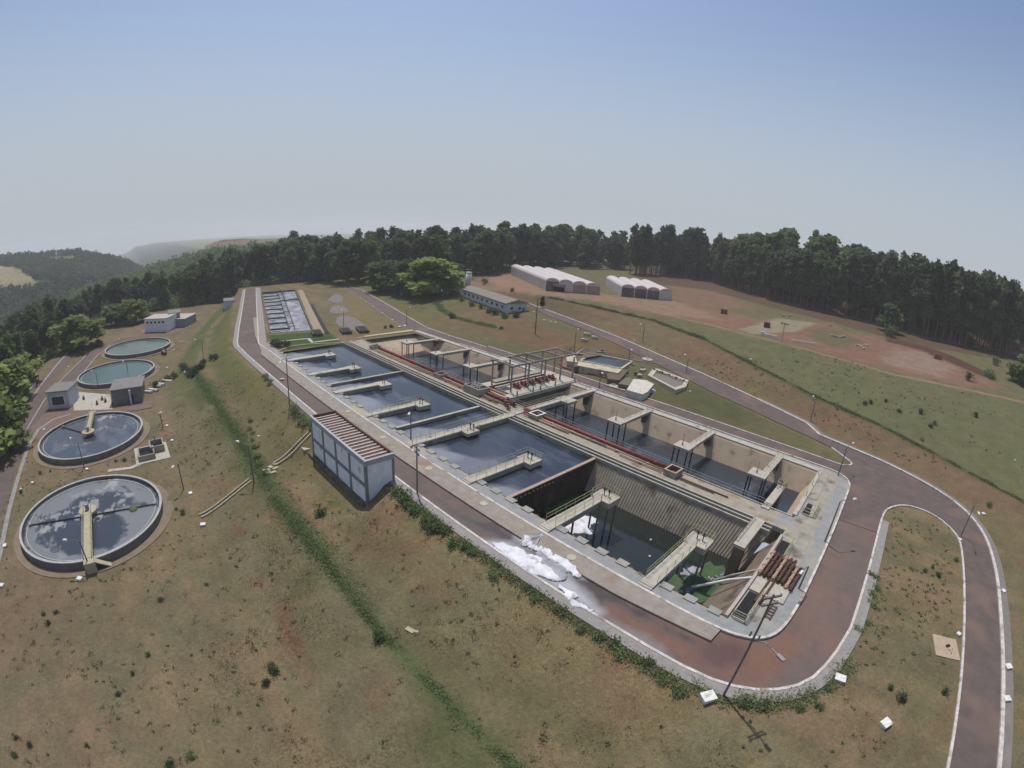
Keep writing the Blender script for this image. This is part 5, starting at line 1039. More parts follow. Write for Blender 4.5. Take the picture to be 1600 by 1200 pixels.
# ------------------------------------------------------------ greenhouses
PLAS=mat('greenhouse_plastic',(.54,.49,.47),(.46,.41,.39),.3,.55,spec=.3); PLAS2=mat('greenhouse_end',(.52,.45,.40),(.42,.36,.32),.6,.7); REDN=mat('red_net',(.38,.26,.20),(.30,.20,.15),.7,.9)
def greenhouse(fl,fr,bl,nb,h,label,ends,zbase=None):
    F0=gt(*fl);F1=gt(*fr);Bk=gt(*bl); z=min(F0.z,F1.z); ux=Vector((F1.x-F0.x,F1.y-F0.y,0)); W=ux.length; ux/=W; uy=Vector((-ux.y,ux.x,0)); Ld=(Vector((Bk.x,Bk.y,0))-Vector((F0.x,F0.y,0))).dot(uy); 
    uy=Vector((Bk.x-F0.x,Bk.y-F0.y,0)); Ld=uy.length; uy/=Ld
    t=thing('greenhouse',label,'greenhouse',(F0.x,F0.y,z)); w=W/nb; O=Vector((F0.x,F0.y,z))
    dz=lambda v:(Bk.z-F0.z)*v/Ld
    def pt(u,v,hh): p=O+ux*u+uy*v; return (p.x,p.y,p.z+hh+dz(v))
    n=10; seg=8
    for b in range(nb):
        V=[];Fc=[]
        for j in range(seg+1):
            v=Ld*j/seg
            for i in range(n+1):
                a=math.pi*i/n; V.append(pt(b*w+w/2-math.cos(a)*w/2,v,h+math.sin(a)*w*.26))
        for j in range(seg):
            for i in range(n): q=j*(n+1)+i; Fc.append((q,q+1,q+n+2,q+n+1))
        MB().add(V,Fc).build('arched_roof',PLAS,t,smooth=True)
        # front gable
        G=[pt(b*w+w/2-math.cos(math.pi*i/n)*w/2,0,h+math.sin(math.pi*i/n)*w*.26) for i in range(n+1)]
        MB().add(G,[tuple(range(n+1))]).build('gable',PLAS2,t)
        e=ends[b]
        MB().add([pt(b*w,.02,-.3),pt(b*w+w,.02,-.3),pt(b*w+w,.02,h),pt(b*w,.02,h)],[(0,1,2,3)]).build('front_panel' if e!='open' else 'dark_parts_and_shade',{'open':mat('greenhouse_interior_shade',(.17,.15,.135),(.10,.09,.08),.3,.9),'net':REDN,'wall':PLAS2,'white':PLAS}[e],t)  # open ends are closed panels, their dark colour paints the dim interior
        MB().bar(pt(b*w,-.1,-.3),pt(b*w,-.1,h),.25,.25).build('post',WHITE,t)
        G=[pt(b*w+w/2-math.cos(math.pi*i/n)*w/2,Ld,h+math.sin(math.pi*i/n)*w*.26) for i in range(n+1)]; MB().add(G+[pt(b*w+w,Ld,-.3),pt(b*w,Ld,-.3)],[tuple(range(n+3))]).build('rear_wall',PLAS2,t)
    for u in (0,W): MB().add([pt(u,v,hh) for v,hh in ((0,-.3),(Ld/2,-.3),(Ld,-.3),(Ld,h),(Ld/2,h),(0,h))],[(0,1,4,5),(1,2,3,4)]).build('side_wall',PLAS,t)
    return t
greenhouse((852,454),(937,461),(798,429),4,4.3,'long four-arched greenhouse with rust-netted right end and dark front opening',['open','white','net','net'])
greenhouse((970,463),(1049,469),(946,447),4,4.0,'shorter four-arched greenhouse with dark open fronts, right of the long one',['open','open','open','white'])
t=thing('machine','dark machine parked in the open front of the long greenhouse','machine',tuple(gt(876,455)+Vector((0,0,0)))); 
MB().box(0,-1.2,2.6,5.,1.6,1.2,.35).build('housing',STEEL,t,world=False); MB().box(0,-1.3,1.,4.6,1.4,1.8,.35).build('chassis',DARK,t,world=False)
# ------------------------------------------------------------ lamp posts
def lamp(b,tp,la,label,wood=False,lean=None):
    g=gt(*b); h=max(2.5,top_z(g,*tp)); t=thing('street_lamp',label,'street lamp',(g.x,g.y,g.z),0,'street lamps along the roads')
    MB().tube((0,0,-.3),(0,0,h),.12,.075,n=8).build('pole',WOODP,t,world=False)
    if la:
        d=rays(la)[0]; s=(g.z+h+.25-HC)/d[2]; q=Vector((d[0]*s-g.x,d[1]*s-g.y,h+.25)); r=math.hypot(q.x,q.y); 
        if r>3.2: q.x*=3.2/r; q.y*=3.2/r
    else: q=Vector((.9,-.9,h+.2))
    MB().path([(0,0,h-.05),(q.x*.5,q.y*.5,h+.25),tuple(q)],.045,6).build('arm',WOODP,t,world=False)
    hd=MB(); a=math.atan2(q.y,q.x); hd.box(q.x,q.y,q.z-.02,.75,.34,.14,a,.6); hd=hd.build('lamp_head',LAMP,t,world=False); MB().box(q.x,q.y,q.z-.11,.45,.22,.05,a).build('lens',WHITE,hd,world=False)
    return t
LP=[((452.7,636),(445.7,560),(437,566),'street lamp at the outer edge of the near road, opposite the farthest jetties'),
((642,688),(643,643),None,'short lamp pole at the near foot of the long railed footbridge'),
((143,893),(124,845),(101,843),'street lamp standing at the near rim of the nearest round tank'),
((397,755),(388,696),(371,689),'street lamp on the green berm above the lower stepped gutter'),
((287,765),(277.5,725),None,'thin lamp pole in the grass right of the nearest round tank'),
((132,732),(124,691),(110,684),'street lamp at the near rim of the second round tank'),
((254,668),(251,646),(251,644),'small lamp in the grass right of the second round tank'),
((154,608),(151,583),(141,578),'street lamp between the hut and the third round tank'),
((200,584),(197,563),None,'slim pole at the far side of the third round tank'),
((63,604),(62,582),(53,570),'slim lamp by the left terrace road fork'),
((319,572),(316,532),(305,530),'street lamp at the far top of the green bank'),
((537,511),(535,488),(534,484),'lamp pole beside the nearest drying bed'),
((635,506),(634,483),(642,479),'street lamp on the bend of the far road'),
((690,475),(688.5,453),None,'lamp pole on the grass left of the office'),
((897,549),(898,518),(906,511),'tall lamp at the left end of the intake channel'),
((982,566),(983.5,545),None,'dark pole at the far side of the intake channel'),
((936,607),(939,581),None,'dark pole on the far road in front of the intake channel'),
((1004,533),(1005,508),(1001,506),'lamp on the reddish cut bank above the outer road'),
((1072,582),(1075,560),(1066,549),'street lamp at the outer road above the drying tray'),
((1266,658),(1272,626),(1270,616),'street lamp at the outer road below the dark hedge'),
((1309,744),(1323,700),(1336,690),'street lamp at the rounded corner of the end deck, by the grass tip'),
((1288,848),(1313,783),(1336,779),'street lamp on the grey edge of the end deck, arm over the road'),
((1501,838),(1519,787),(1531,804),'street lamp at the right edge of the grassy island'),
((1247,922),(1262,884),(1253,893),'low lamp at the deck kerb beside the rusty pipe stack')]
for a in LP: lamp(*a)
# power poles
def powerpole(b,tp,label,h=None,arm_a=.6,low=None):
    g=gt(*b); h=h or top_z(g,*tp); t=thing('power_pole',label,'power pole',tuple(g)); MB().tube((0,0,-.3),(0,0,h),.11,.075,n=8).build('pole',WOODP,t,world=False)
    for z,l in ((h-.25,.8),(h-.9,.7)) if not low else ((h-.2,1.2),):
        c,s=math.cos(arm_a)*l,math.sin(arm_a)*l; a=MB().bar((-c,-s,z),(c,s,z),.12,.14).build('crossarm',WOODP,t,world=False)
        for u in (-.85,.85): MB().tube((c*u,s*u,z+.05),(c*u,s*u,z+.3),.06,n=6).build('insulator',WHITE,a,world=False)
    return t,h,g
t,h,g=powerpole((1130,1087),(1213,930),'tall power pole with double crossarm outside the curved near corner of the road',arm_a=.9)
zl=7.2; MB().path([(0,0,zl-.7),(.9,-.2,zl-.1),(2.2,-.9,zl)],.05,6).build('lamp_arm',STEEL,t,world=False); MB().box(2.5,-1.05,zl-.02,.7,.32,.14,-.45).build('lamp_head',STEEL,t,world=False)
for u in (-.35,.35): MB().box(u,.2,zl-.2,.14,.3,.5).build('bracket',STEEL,t,world=False)
powerpole((652,772),(650,697),'weathered power pole at the near road kerb right of the grid-walled block',arm_a=-.2)
g=gt(836,522); t=thing('power_pole','very tall thin pole on the grass in front of the office','pole',tuple(g)); hh=top_z(g,837,465); MB().tube((0,0,-.3),(0,0,hh),.16,.1,n=8).build('pole',BARK,t,world=False); MB().bar((-.7,0,hh-.4),(.7,0,hh-.4),.12,.12).build('crossarm',WOODP,t,world=False)
g=gt(1221,535); t=thing('floodlight_mast','mast with a rack of floodlights beside the dirt path','floodlight',tuple(g)); hh=top_z(g,1224,506); MB().tube((0,0,-.3),(0,0,hh),.12,n=8).build('pole',CONC,t,world=False)
for u in (-.9,0,.9): MB().box(u,0,hh+.15,.6,.3,.5).build('floodlight',STEEL,t,world=False)
MB().bar((-1.3,0,hh-.1),(1.3,0,hh-.1),.1,.1).build('crossbar',STEEL,t,world=False)
# ------------------------------------------------------------ white inspection boxes
BXW=mat('box_white',(.74,.73,.71),(.50,.48,.45),3,.7,stain=((.35,.30,.25),1.5,.6))
BX=[(136,734,1.,'between the two nearest round tanks'),(51,755,.9,'left of the nearest tank by the terrace kerb'),(33,765,.8,'on the terrace kerb left of the nearest tank, upper of two'),(8,854,1.2,'at the left terrace kerb beside the nearest tank'),(3,916,1.2,'at the very left on the terrace kerb below the nearest tank'),(125,906,1.3,'in the grass just below the nearest round tank'),(317.6,821,1.2,'at the lower end of the lower stepped gutter'),(298,772,1.1,'right of the nearest tank, beside a thin pole'),(269,689,1.,'in the grass right of the second tank, lower of two'),(261,666,1.,'in the grass right of the second tank, upper of two'),(47,700,1.,'on the kerb at the left of the second tank'),(69,672,1.,'on the kerb at the upper left of the second tank'),(143.6,617,1.,'on the grass strip in front of the third tank'),(193,560,.9,'between the third and the farthest round tanks'),(107,574,1.,'on the median of the left terrace road'),(134,550,1.,'at the far end of the left terrace median'),(186,530,.9,'left of the farthest round tank by the lot'),(224,518,1.1,'at the left corner of the white control building'),(261,575,1.,'in the grass right of the third tank'),(282,534,.9,'in the grass right of the farthest tank'),(272,547,.9,'below right of the farthest tank'),(286,520,.8,'first of a row climbing behind the farthest tank'),(290,513,.8,'second of a row climbing behind the farthest tank'),(296,510,.8,'third of a row climbing behind the farthest tank'),(309,500,.9,'at the edge of the far terrace lot'),(341,485,.9,'high on the far green bank'),(331,512,.9,'midway on the far green bank'),(404,682,.6,'small, in the middle of the green berm'),
(1105,1092,1.9,'large and grey-sided, below the curved road near the power pole'),(1311,1063,1.7,'outside the road bend at the grassy island'),(1382,1133,1.7,'tilted in the grass at the bottom of the island'),(1499,844,1.,'at the right edge of the island by the lamp'),(1567,925,1.2,'first beyond the outer road kerb on the right'),(1574,1044,1.5,'second beyond the outer road kerb on the right'),(1572,1094,1.4,'third beyond the outer road kerb on the right'),(1536,804,1.2,'long and pale, outside the outer road bend'),(1497,992,1.,'beside the sandy slab on the island edge'),
(689.6,475,1.,'at the foot of the pole left of the office'),(775,509,1.,'on the grass below the office, left of a pair'),(779.5,511.5,1.,'on the grass below the office, right of a pair'),(792.7,491,1.,'at the near corner of the office'),(834,488,1.,'right of the office beside the small palm'),(850,501,1.1,'left of three on the grass below the outer road'),(861,503,1.,'middle of three on the grass below the outer road'),(868,504.5,1.,'right of three on the grass below the outer road'),(624,511.5,1.6,'beside the far road, left of a white pair'),(632,510,1.6,'beside the far road, right of a white pair'),
(563,465,.9,'farthest in the line beside the far road'),(572,472,.9,'second from the far end in the line beside the far road'),(583,479,.9,'third from the far end in the line beside the far road'),(597,489,.9,'fourth from the far end in the line beside the far road'),(613,500,1.1,'nearest of the line beside the far road'),(1173,562,1.1,'on the green field edge at the dark hedge'),(1078,612,.7,'on the wedge of grass near the drying tray'),(991,532,.7,'small, on the reddish cut bank'),(1586,720,.8,'at the right edge of the green field')]
for px,py,s,l in BX:
    g=gt(px,py); s*=.56; t=thing('inspection_box','white inspection box '+l,'inspection box',(g.x,g.y,g.z),R_.uniform(0,1.2),'white inspection boxes')
    MB().box(0,0,.1*s,s,s*.8,.45*s).build('body',BXW if s<1.4 or l[0]!='l' else CONC,t,world=False); MB().box(0,0,.36*s,s*1.12,s*.92,.08*s+.03).build('lid',BXW,t,world=False)
g=gt(1478,1012); t=thing('sandy_slab','sandy square slab with dark scraps at the right edge of the island','slab',tuple(g),.2); MB().box(0,0,.04,3.2,3.4,.12).build('slab_body',mat('sandy_slab',(.40,.31,.22),(.33,.25,.18),1,.9),t,world=False); MB().box(.2,.2,.16,.6,.3,.12,.6).build('scrap',DARK,t,world=False)
g=gt(641,985); t=thing('pale_slab','small pale slab lying in the dry grass of the near bank','slab',tuple(g)); MB().box(0,0,.05,.9,.5,.14,.3).build('slab_body',BRY,t,world=False); MB().box(.5,.35,.05,.35,.3,.12,.9).build('fragment',BRY,t,world=False)
# red terrace bits
for px,py,w_,m_,l in ((1131,490,2.6,REDP,'dark red container on the bare red terrace'),(1198,511,2.3,RUST,'rusty block at the edge of the pale concrete pad'),(1464,561,3.,mat('brick_heap',(.3,.12,.08)),'small red brick heap in the excavated patch')):
    g=gt(px,py); t=thing('container' if w_>2.5 else 'brick_stack',l,'container' if w_>2.5 else 'brick stack',tuple(g),.3); MB().box(0,0,.8,w_,1.8,1.6).build('stack_body',m_,t,world=False); MB().box(0,0,1.66,w_*.9,1.6,.12).build('top_layer',RUST,t,world=False)
for k,(px,py) in enumerate([(1300,525),(1305,527),(1312,528),(1318,527),(1340,541),(1346,543),(1349,546),(1297,509),(1353,541),(1224,494),(1234,494)]):
    g=gt(px,py); t=thing('rubble_block','pale rubble block scattered on the red terrace','rubble',tuple(g),R_.uniform(0,3),'pale rubble blocks on the red terrace'); MB().box(0,0,.3,1.6,.7,.7).build('chunk',BEC,t,world=False); MB().box(.5,.6,.15,.7,.5,.35,.5).build('fragment',BEC,t,world=False)
A=gt(1236,534);B=gt(1274,540); t=thing('low_frame','low white rail frame beside the dirt path','frame',tuple(A)); MB().bar(A+Vector((0,0,.7)),B+Vector((0,0,.7)),.3,.3).build('rail',WHITE,t); 
for u in (0,.5,1): p=A.lerp(B,u); MB().tube(p,p+Vector((0,0,.7)),.12,n=6).build('post',WHITE,t)
A=gt(1191,523);B=gt(1214,528); t=thing('low_wall','short broken white wall at the edge of the red terrace','wall',tuple(A)); MB().bar(A+Vector((0,0,.3)),B+Vector((0,0,.3)),.5,.7).build('wall_body',WHITE,t); MB().box(A.x,A.y,A.z+.7,1.,.8,.7).build('end_block',WHITE,t)
# ------------------------------------------------------------ water leak, foam, mud on the near road
MUD=mat('wet_red_mud',(.115,.052,.035),(.075,.042,.034),.5,.55,stain=((.15,.065,.035),.3,.55)); WET=mat('wet_asphalt',(.03,.027,.028),(.045,.036,.034),.5,.22,spec=.5)
FOAM=mat('white_foam',(.70,.70,.73),(.50,.49,.51),1.1,.9,0,.2,stain=((.33,.31,.32),.9,.57)); FOAMD=mat('grey_foam',(.36,.36,.39),(.20,.19,.21),.9,.6)
def fsheet(P,z,th,l,m,cat='foam',name='foam',**k): return sheet(P,z,th,l,cat,m,name,**k)
fsheet([(770,848),(778,846),(805,853),(820,860),(842,872),(870,885),(878,900),(862,908),(845,903),(825,890),(800,872),(778,858)],.10,.28,'broad white foam bank along the outer kerb of the near road',FOAM,seed=3,jit=.3,step=.6)
fsheet([(812,836),(820,832),(832,843),(838,850),(850,855),(880,868),(905,884),(913,893),(903,903),(893,900),(885,886),(862,872),(842,862),(828,856),(815,846)],.10,.3,'white foam tongue beside the paving strip below the leak',FOAM,seed=5,jit=.3,step=.6)
fsheet([(872,913),(884,916),(900,930),(902,935),(893,936),(880,927),(874,920)],.10,.25,'small separate white foam clump at the outer kerb',FOAM,seed=8,jit=.25,step=.5)
fsheet([(842,862),(862,874),(884,888),(888,900),(874,905),(858,892),(840,876)],.098,.07,'thin grey foam between the white foam banks',FOAMD,seed=9,jit=.35,step=.6)
fsheet([(893,936),(905,945),(920,953),(926,960),(912,957),(897,946)],.10,.1,'broken white foam flecks trailing along the outer kerb',FOAM,seed=12,jit=.5,step=.5)
g0=gz(848,835,.2); g1=gz(822,856,.1); m=MB()
for i in range(26):
    a=R_.uniform(-.55,.55); l=R_.uniform(1.,3.2); d=Vector((g1[0]-g0[0],g1[1]-g0[1],0)).normalized(); d=Matrix.Rotation(a,3,'Z')@d; p=Vector((g0[0],g0[1],.25)); m.path([p,p+d*l*.5+Vector((0,0,.22)),p+d*l+Vector((0,0,-.12))],.018,4)
tag(m.build('water_spray',FOAM),'fan of leaking water spraying from the kerb onto the foamy road','water','',None)
# foam and scum in the empty basin
fsheet([(880,823),(892,815),(905,806),(915,800),(925,806),(932,818),(925,828),(908,838),(890,832)],WZE+.01,.22,'white foam raft under the legs of the jetty in the empty basin',FOAM,seed=21,jit=.5,step=.6)
fsheet([(1062,885),(1090,882),(1100,893),(1085,902),(1068,900)],WZE+.01,.05,'faint grey foam film behind the green scum',FOAMD,seed=23,jit=.4)
fsheet([(1108,880),(1130,884),(1140,893),(1132,912),(1116,932),(1100,943),(1078,937),(1040,914),(1052,900),(1075,903),(1090,893)],WZE+.01,.04,'green algae mat at the right end of the empty basin',ALG,'algae','algae',seed=25,jit=.5,step=.6)
fsheet([(840,795),(870,775),(905,768),(912,773),(890,785),(860,805)],WZE+.01,.05,'green algae band along the foot of the tall dark wall',ALG,'algae','algae',seed=27,jit=.4,step=.6)
# ------------------------------------------------------------ vegetation builders
def quads(cen,size,rs,flat_=0.,asp=1.):
    """random leaf-clump faces around the given centres"""
    n=len(cen); a=rs.normal(size=(n,3)); a[:,2]*=(1-flat_); a/=np.linalg.norm(a,axis=1)[:,None]; b=rs.normal(size=(n,3)); b-=a*(a*b).sum(1)[:,None]; b/=np.linalg.norm(b,axis=1)[:,None]
    s=(size*rs.uniform(.6,1.35,n))[:,None]; a=a*s*asp; b=b*s; V=np.stack([cen-a-b*.55,cen+a*.5-b,cen+a+b*.55,cen-a*.5+b],1).reshape(-1,3); return V,np.arange(4*n).reshape(-1,4)
def clumpy(clumps,per,size,seed,flat_=.2):
    rs=np.random.RandomState(seed); P=[]
    for (c,r) in clumps:
        k=max(4,int(per*(r[0]*r[1]*r[2])**.66)); d=rs.normal(size=(k,3)); d/=np.linalg.norm(d,axis=1)[:,None]; P.append(np.array(c)+d*(rs.uniform(.35,1.25,(k,1)))*np.array(r))
    P=np.concatenate(P); return quads(P,size,rs,flat_)
def limb_mesh(h,r,limbs,seed,m,lean=.02):
    rr=random.Random(seed); b=MB(); pts=[(0,0,-.6)]; x=y=0
    for i in range(1,6): x+=rr.uniform(-lean,lean)*h; y+=rr.uniform(-lean,lean)*h; pts.append((x,y,h*i/5))
    for i in range(5): b.tube(pts[i],pts[i+1],r*(1-.17*i),r*(1-.17*(i+1)),n=7,cap=False)
    for (z,a,l,up) in limbs:
        k=min(4,int(z/h*5)); t=z/h*5-k; p=[pts[k][q]+(pts[k+1][q]-pts[k][q])*t for q in range(3)]; b.tube(p,(p[0]+math.cos(a)*l,p[1]+math.sin(a)*l,p[2]+up),r*.38,r*.12,n=5,cap=False)
    me=bpy.data.meshes.new('trunk'); me.from_pydata(b.v,[],b.f); me.materials.append(m); return me
TREES={}
def make_tree(kind,seed):
    rr=random.Random(seed*7+hash(kind)%1 +len(kind)); cl=[]; lim=[]
    if kind=='euc':
        H_=20.; n=24
        for i in range(n):
            t=i/(n-1); z=6.0+13.5*t; R=(1.0+2.3*math.sin(math.pi*min(1,.12+t*.86)))*rr.uniform(.7,1.1); a=rr.uniform(0,6.28); rad=R*rr.uniform(.3,.95); cl.append(((math.cos(a)*rad,math.sin(a)*rad,z),(rr.uniform(.9,1.5),rr.uniform(.9,1.5),rr.uniform(.8,1.4)))); lim.append((max(4,z-1.6),a,rad*.9,1.4))
        tr=limb_mesh(18.5,.26,lim,seed,BARKR,.012); V,F=clumpy(cl,46,.40,seed); mats=L_EUC
    elif kind=='dark':
        H_=16.; 
        for i in range(26):
            t=rr.random(); z=3.2+11.5*t; R=4.1*math.sin(math.pi*(.2+.72*t))*rr.uniform(.75,1.1); a=rr.uniform(0,6.28); rad=R*rr.uniform(.25,.95); cl.append(((math.cos(a)*rad,math.sin(a)*rad,z),(rr.uniform(1.3,2.1),rr.uniform(1.3,2.1),rr.uniform(1.,1.7)))); lim.append((max(2,z-2),a,rad*.8,1.5))
        tr=limb_mesh(13,.3,lim[:14],seed,BARK); V,F=clumpy(cl,40,.48,seed); mats=L_DARK
    elif kind in('mid','bright'):
        H_=9.
        for i in range(24):
            t=rr.random(); z=1.2+7.2*t; R=3.9*math.sin(math.pi*(.28+.62*t))*rr.uniform(.75,1.1); a=rr.uniform(0,6.28); rad=R*rr.uniform(.25,.95); cl.append(((math.cos(a)*rad,math.sin(a)*rad,z),(rr.uniform(1.1,1.8),rr.uniform(1.1,1.8),rr.uniform(.8,1.4)))); lim.append((max(1,z-1.5),a,rad*.8,1.))
        tr=limb_mesh(7,.24,lim[:12],seed,BARK); V,F=clumpy(cl,48,.42,seed); mats=L_MID if kind=='mid' else L_BR
    me=npmesh('crown',V,F,mats,smooth=False); return tr,me,H_
def proto_tree(kind,seed,label,cat='tree',group=None):
    k=(kind,seed)
    if k not in TREES: TREES[k]=make_tree(kind,seed)
    tr,cr,H_=TREES[k]
    nm={'euc':'eucalyptus_tree','dark':'dense_tree','mid':'leafy_tree','bright':'leafy_tree'}[kind]
    return tr,cr,H_,nm
def put_tree(kind,x,y,h,label,group,seed=None,z=None,mat_=None,wide=1.):
    seed=seed if seed is not None else R_.randint(0,4); tr,cr,H_,nm=proto_tree(kind,seed,label)
    if mat_ is not None:
        key=(kind,seed,mat_.name)
        if key not in TREES: c2=cr.copy(); c2.materials.clear(); c2.materials.append(mat_); TREES[key]=c2
        cr=TREES[key]
    z=Hf(x,y) if z is None else z
    t=bpy.data.objects.new(nm,None); C.objects.link(t); t.location=(x,y,z); t.rotation_euler=(0,0,R_.uniform(0,6.28)); s=h/H_; t.scale=(s*wide*R_.uniform(.9,1.12),s*wide*R_.uniform(.9,1.12),s); tag(t,label,'tree',group)
    for nme,me in (('trunk',tr),('crown',cr)): o=bpy.data.objects.new(nme,me); C.objects.link(o); o.parent=t
    return t
def interp(T,x): return float(np.interp(x,[t[0] for t in T],[t[1] for t in T]))
def hmax(x,y,z,T):
    """tree height at (x,y) whose top meets the skyline line T given in photo pixels"""
    zs=np.arange(2,44,.5); P=project(np.stack([np.full_like(zs,x),np.full_like(zs,y),z+zs],1)); up=P[:,1]-np.interp(P[:,0],[t[0] for t in T],[t[1] for t in T]); k=np.where(up<0)[0]
    return float(zs[k[0]]) if len(k) else 44.,P[0][0]
# ---- right stand of eucalyptus
TR=[(950,372),(975,362),(1000,358),(1020,366),(1040,358),(1060,368),(1080,360),(1100,366),(1108,400),(1115,376),(1150,368),(1200,360),(1250,354),(1300,366),(1335,378),(1380,392),(1430,400),(1480,414),(1520,426),(1560,438),(1620,456)]
TF=[(1108,392),(1120,380),(1160,388),(1200,396),(1260,401),(1320,406),(1400,408),(1450,412),(1500,426),(1560,440),(1620,462)]
fl=[tuple(gt(*p))[:2] for p in ((985,428),(1040,430),(1100,436),(1200,466),(1270,483),(1340,497),(1400,512),(1450,527),(1520,543),(1597,562))]
fl=dense(fl,3.1); kk=0
for i,(x,y) in enumerate(fl):
    for dep in (0,5.,11.):
        xx,yy=x+R_.uniform(-1.,1.),y+dep+R_.uniform(-1,1); z=Hf(xx,yy); h,px=hmax(xx,yy,z,TR if px_ else TR) if False else hmax(xx,yy,z,TF if xx>-118 else TR)
        if 1101<px<1113 or px>1640 or (dep>0 and R_.random()<.35): continue
        put_tree('euc',xx,yy,min(30,h)*R_.choice((.7,.8,.88,.94,.98,1.0,1.05,1.1)),'tall slender eucalyptus with bare reddish trunk in the dark row above the red dirt terrace' if xx>-118 else 'tall slender eucalyptus in the row just behind the white greenhouses','eucalyptus rows on the right' if xx>-118 else 'eucalyptus rows behind the greenhouses',wide=R_.uniform(.9,1.2)); kk+=1
# ---- hill slope behind
def scatter(n,fn,seed):
    rs=random.Random(seed); o=[]; tries=0
    while len(o)<n and tries<n*40:
        tries+=1; p=fn(rs)
        if p and all((p[0]-q[0])**2+(p[1]-q[1])**2>p[2]**2 for q in o[-400:]): o.append(p)
    return o
def fr(rs):
    u=rs.random(); a,b=fl[int(u*(len(fl)-1))]; d=rs.uniform(17,75); return (a+rs.uniform(-3,3)-a*.0,b+d,4.2)
for x,y,_ in scatter(120,fr,5):
    z=Hf(x,y); h,px=hmax(x,y,z,TR)
    if px>1640 or 1100<px<1114 or h<4: continue
    if 1290<px<1570 and y>300 and R_.random()<.85: continue
    k=R_.random(); put_tree('euc' if k<.15 else 'dark' if k<.6 else 'mid',x,y,min(24,h)*R_.uniform(.72,1.0),'rounded hilltop tree on the wooded hill behind the right eucalyptus row','trees on the right hill',wide=1.2,mat_=(L_HEDGE if k<.3 else L_MID if k<.8 else L_YEL))
# ---- central wood
TC=[(300,402),(330,395),(350,378),(400,383),(430,376),(460,364),(490,362),(505,352),(520,362),(545,355),(560,362),(580,350),(595,360),(640,356),(660,348),(700,352),(740,346),(760,352),(800,343),(815,350),(832,337),(850,352),(880,352),(905,346),(920,356),(950,366),(980,362)]
TC2=[(300,410),(340,392),(430,392),(480,380),(560,376),(640,368),(720,366),(800,356),(870,362),(960,372)]
def fc(rs):
    px=rs.uniform(432,975); az,_=azel(px,430); d0=np.interp(px,[430,560,640,760,800,975],[283,262,262,262,300,335]); d=d0+rs.uniform(0,70)**1.0; return (math.cos(az)*d,math.sin(az)*d,4.6)
cc=0
for x,y,_ in scatter(190,fc,9):
    z=Hf(x,y); az=math.atan2(y,x); d=math.hypot(x,y); h,px=hmax(x,y,z,TC)
    h=min(27,h); 
    if d<300: h=min(h,hmax(x,y,z,TC2)[0])
    k=R_.random(); put_tree('dark' if k<.6 else 'euc',x,y,h*R_.choice((.6,.72,.82,.9,.96,1.02)),'dark dense tree in the wood closing the far end of the site','trees of the far wood',wide=1.15,mat_=(L_MID if R_.random()<.16 else None)); cc+=1
# ---- left forest
TL=[(-60,500),(0,492),(30,480),(50,474),(75,462),(100,466),(120,456),(150,444),(175,434),(212,432),(232,420),(250,417),(262,430),(290,418),(310,405),(335,392),(350,378),(370,388),(400,382),(440,385)]
def fleft(rs):
    x=rs.uniform(-345,-100); y=rs.uniform(-130,115); ye=float(np.interp(x,RAILS[1][:,0],RAILS[1][:,1]))
    if not (y<ye-5 or x<-268): return None
    if x>-200 and y>ye-5 : return None
    if x>-268 and y<ye-60: return None
    P=project([[x,y,-5]])[0]
    if P[0]<-40 or P[0]>436: return None
    if P[0]<160 and x>-150 and y>ye-12: return None
    return (x,y,5.2)
for x,y,_ in scatter(170,fleft,3):
    z=Hf(x,y); h,px=hmax(x,y,z,TL)
    if h<3: continue
    d=math.hypot(x,y); top=min(25,h)
    if px<300 and d<230: top=min(top,19)
    k=R_.random(); put_tree('dark' if k<.75 else 'euc',x,y,top*R_.uniform(.72,1.0),'dark dense tree in the forest below and beyond the left terrace road','trees of the left forest',wide=1.1,mat_=(L_MID if R_.random()<.22 else None))
# ---- individual trees that stand out
def solo(px,py,tx,ty,kind,label,mat_=None,wide=1.4,group=None,z=None):
    g=gt(px,py); h=max(2.,top_z(g,tx,ty)); return put_tree(kind,g.x,g.y,h,label,group,mat_=mat_,wide=wide)
solo(676,462,674,402,'bright','big bright green round tree left of the white water tower',L_BR,1.75)
solo(640,458,636,408,'mid','olive green round tree left of the big bright tree',None,1.6)
solo(604,455,600,406,'mid','duller green spreading tree at the end of the far road',L_MID,1.5)
solo(706,447,706,412,'bright','bright green tree just left of the white water tower, farther back',L_BR,1.3)
solo(655,462,657,415,'mid','mid green tree squeezed between the bright and olive trees',L_MID,1.3)
solo(123,545,122,495,'bright','bright green spreading tree at the forest edge left of the farthest round tank',L_BR,1.9)
solo(181,508,181,475,'mid','olive green rounded tree at the forest edge, left of a brighter twin',L_MID,1.7)
solo(207,505,207,468,'bright','brighter green rounded tree at the forest edge near the control building',L_BR,1.7)
solo(1387,518,1388,476,'mid','lone flat-topped green tree before the right eucalyptus row',L_MID,1.25)
solo(1597,600,1600,556,'bright','bright green tree cut by the right edge of the view',L_BR,1.6)
solo(847,482,847,462,'dark','small dark palm-like tree right of the office',None,.8)
solo(155,541,157,530,'mid','low dark sapling at the left terrace road end',L_DARK,1.3)
for i,(px,py,ty) in enumerate([(-20,672,590),(12,650,570),(34,628,560),(55,600,556),(5,700,610),(-25,740,640)]):
    solo(px-14,py,px-14,ty,'bright',['bushy tree lowest at the left edge beside the terrace road','bright bushy tree at the left edge, second along the terrace road','bushy green tree left of the white hut across the road','bright bushy tree nearest the road fork on the left','bright low bushy tree under the left edge trees','bushy tree at the far left edge near the road bottom'][i],L_BR,1.7,'bushy trees along the left terrace road')
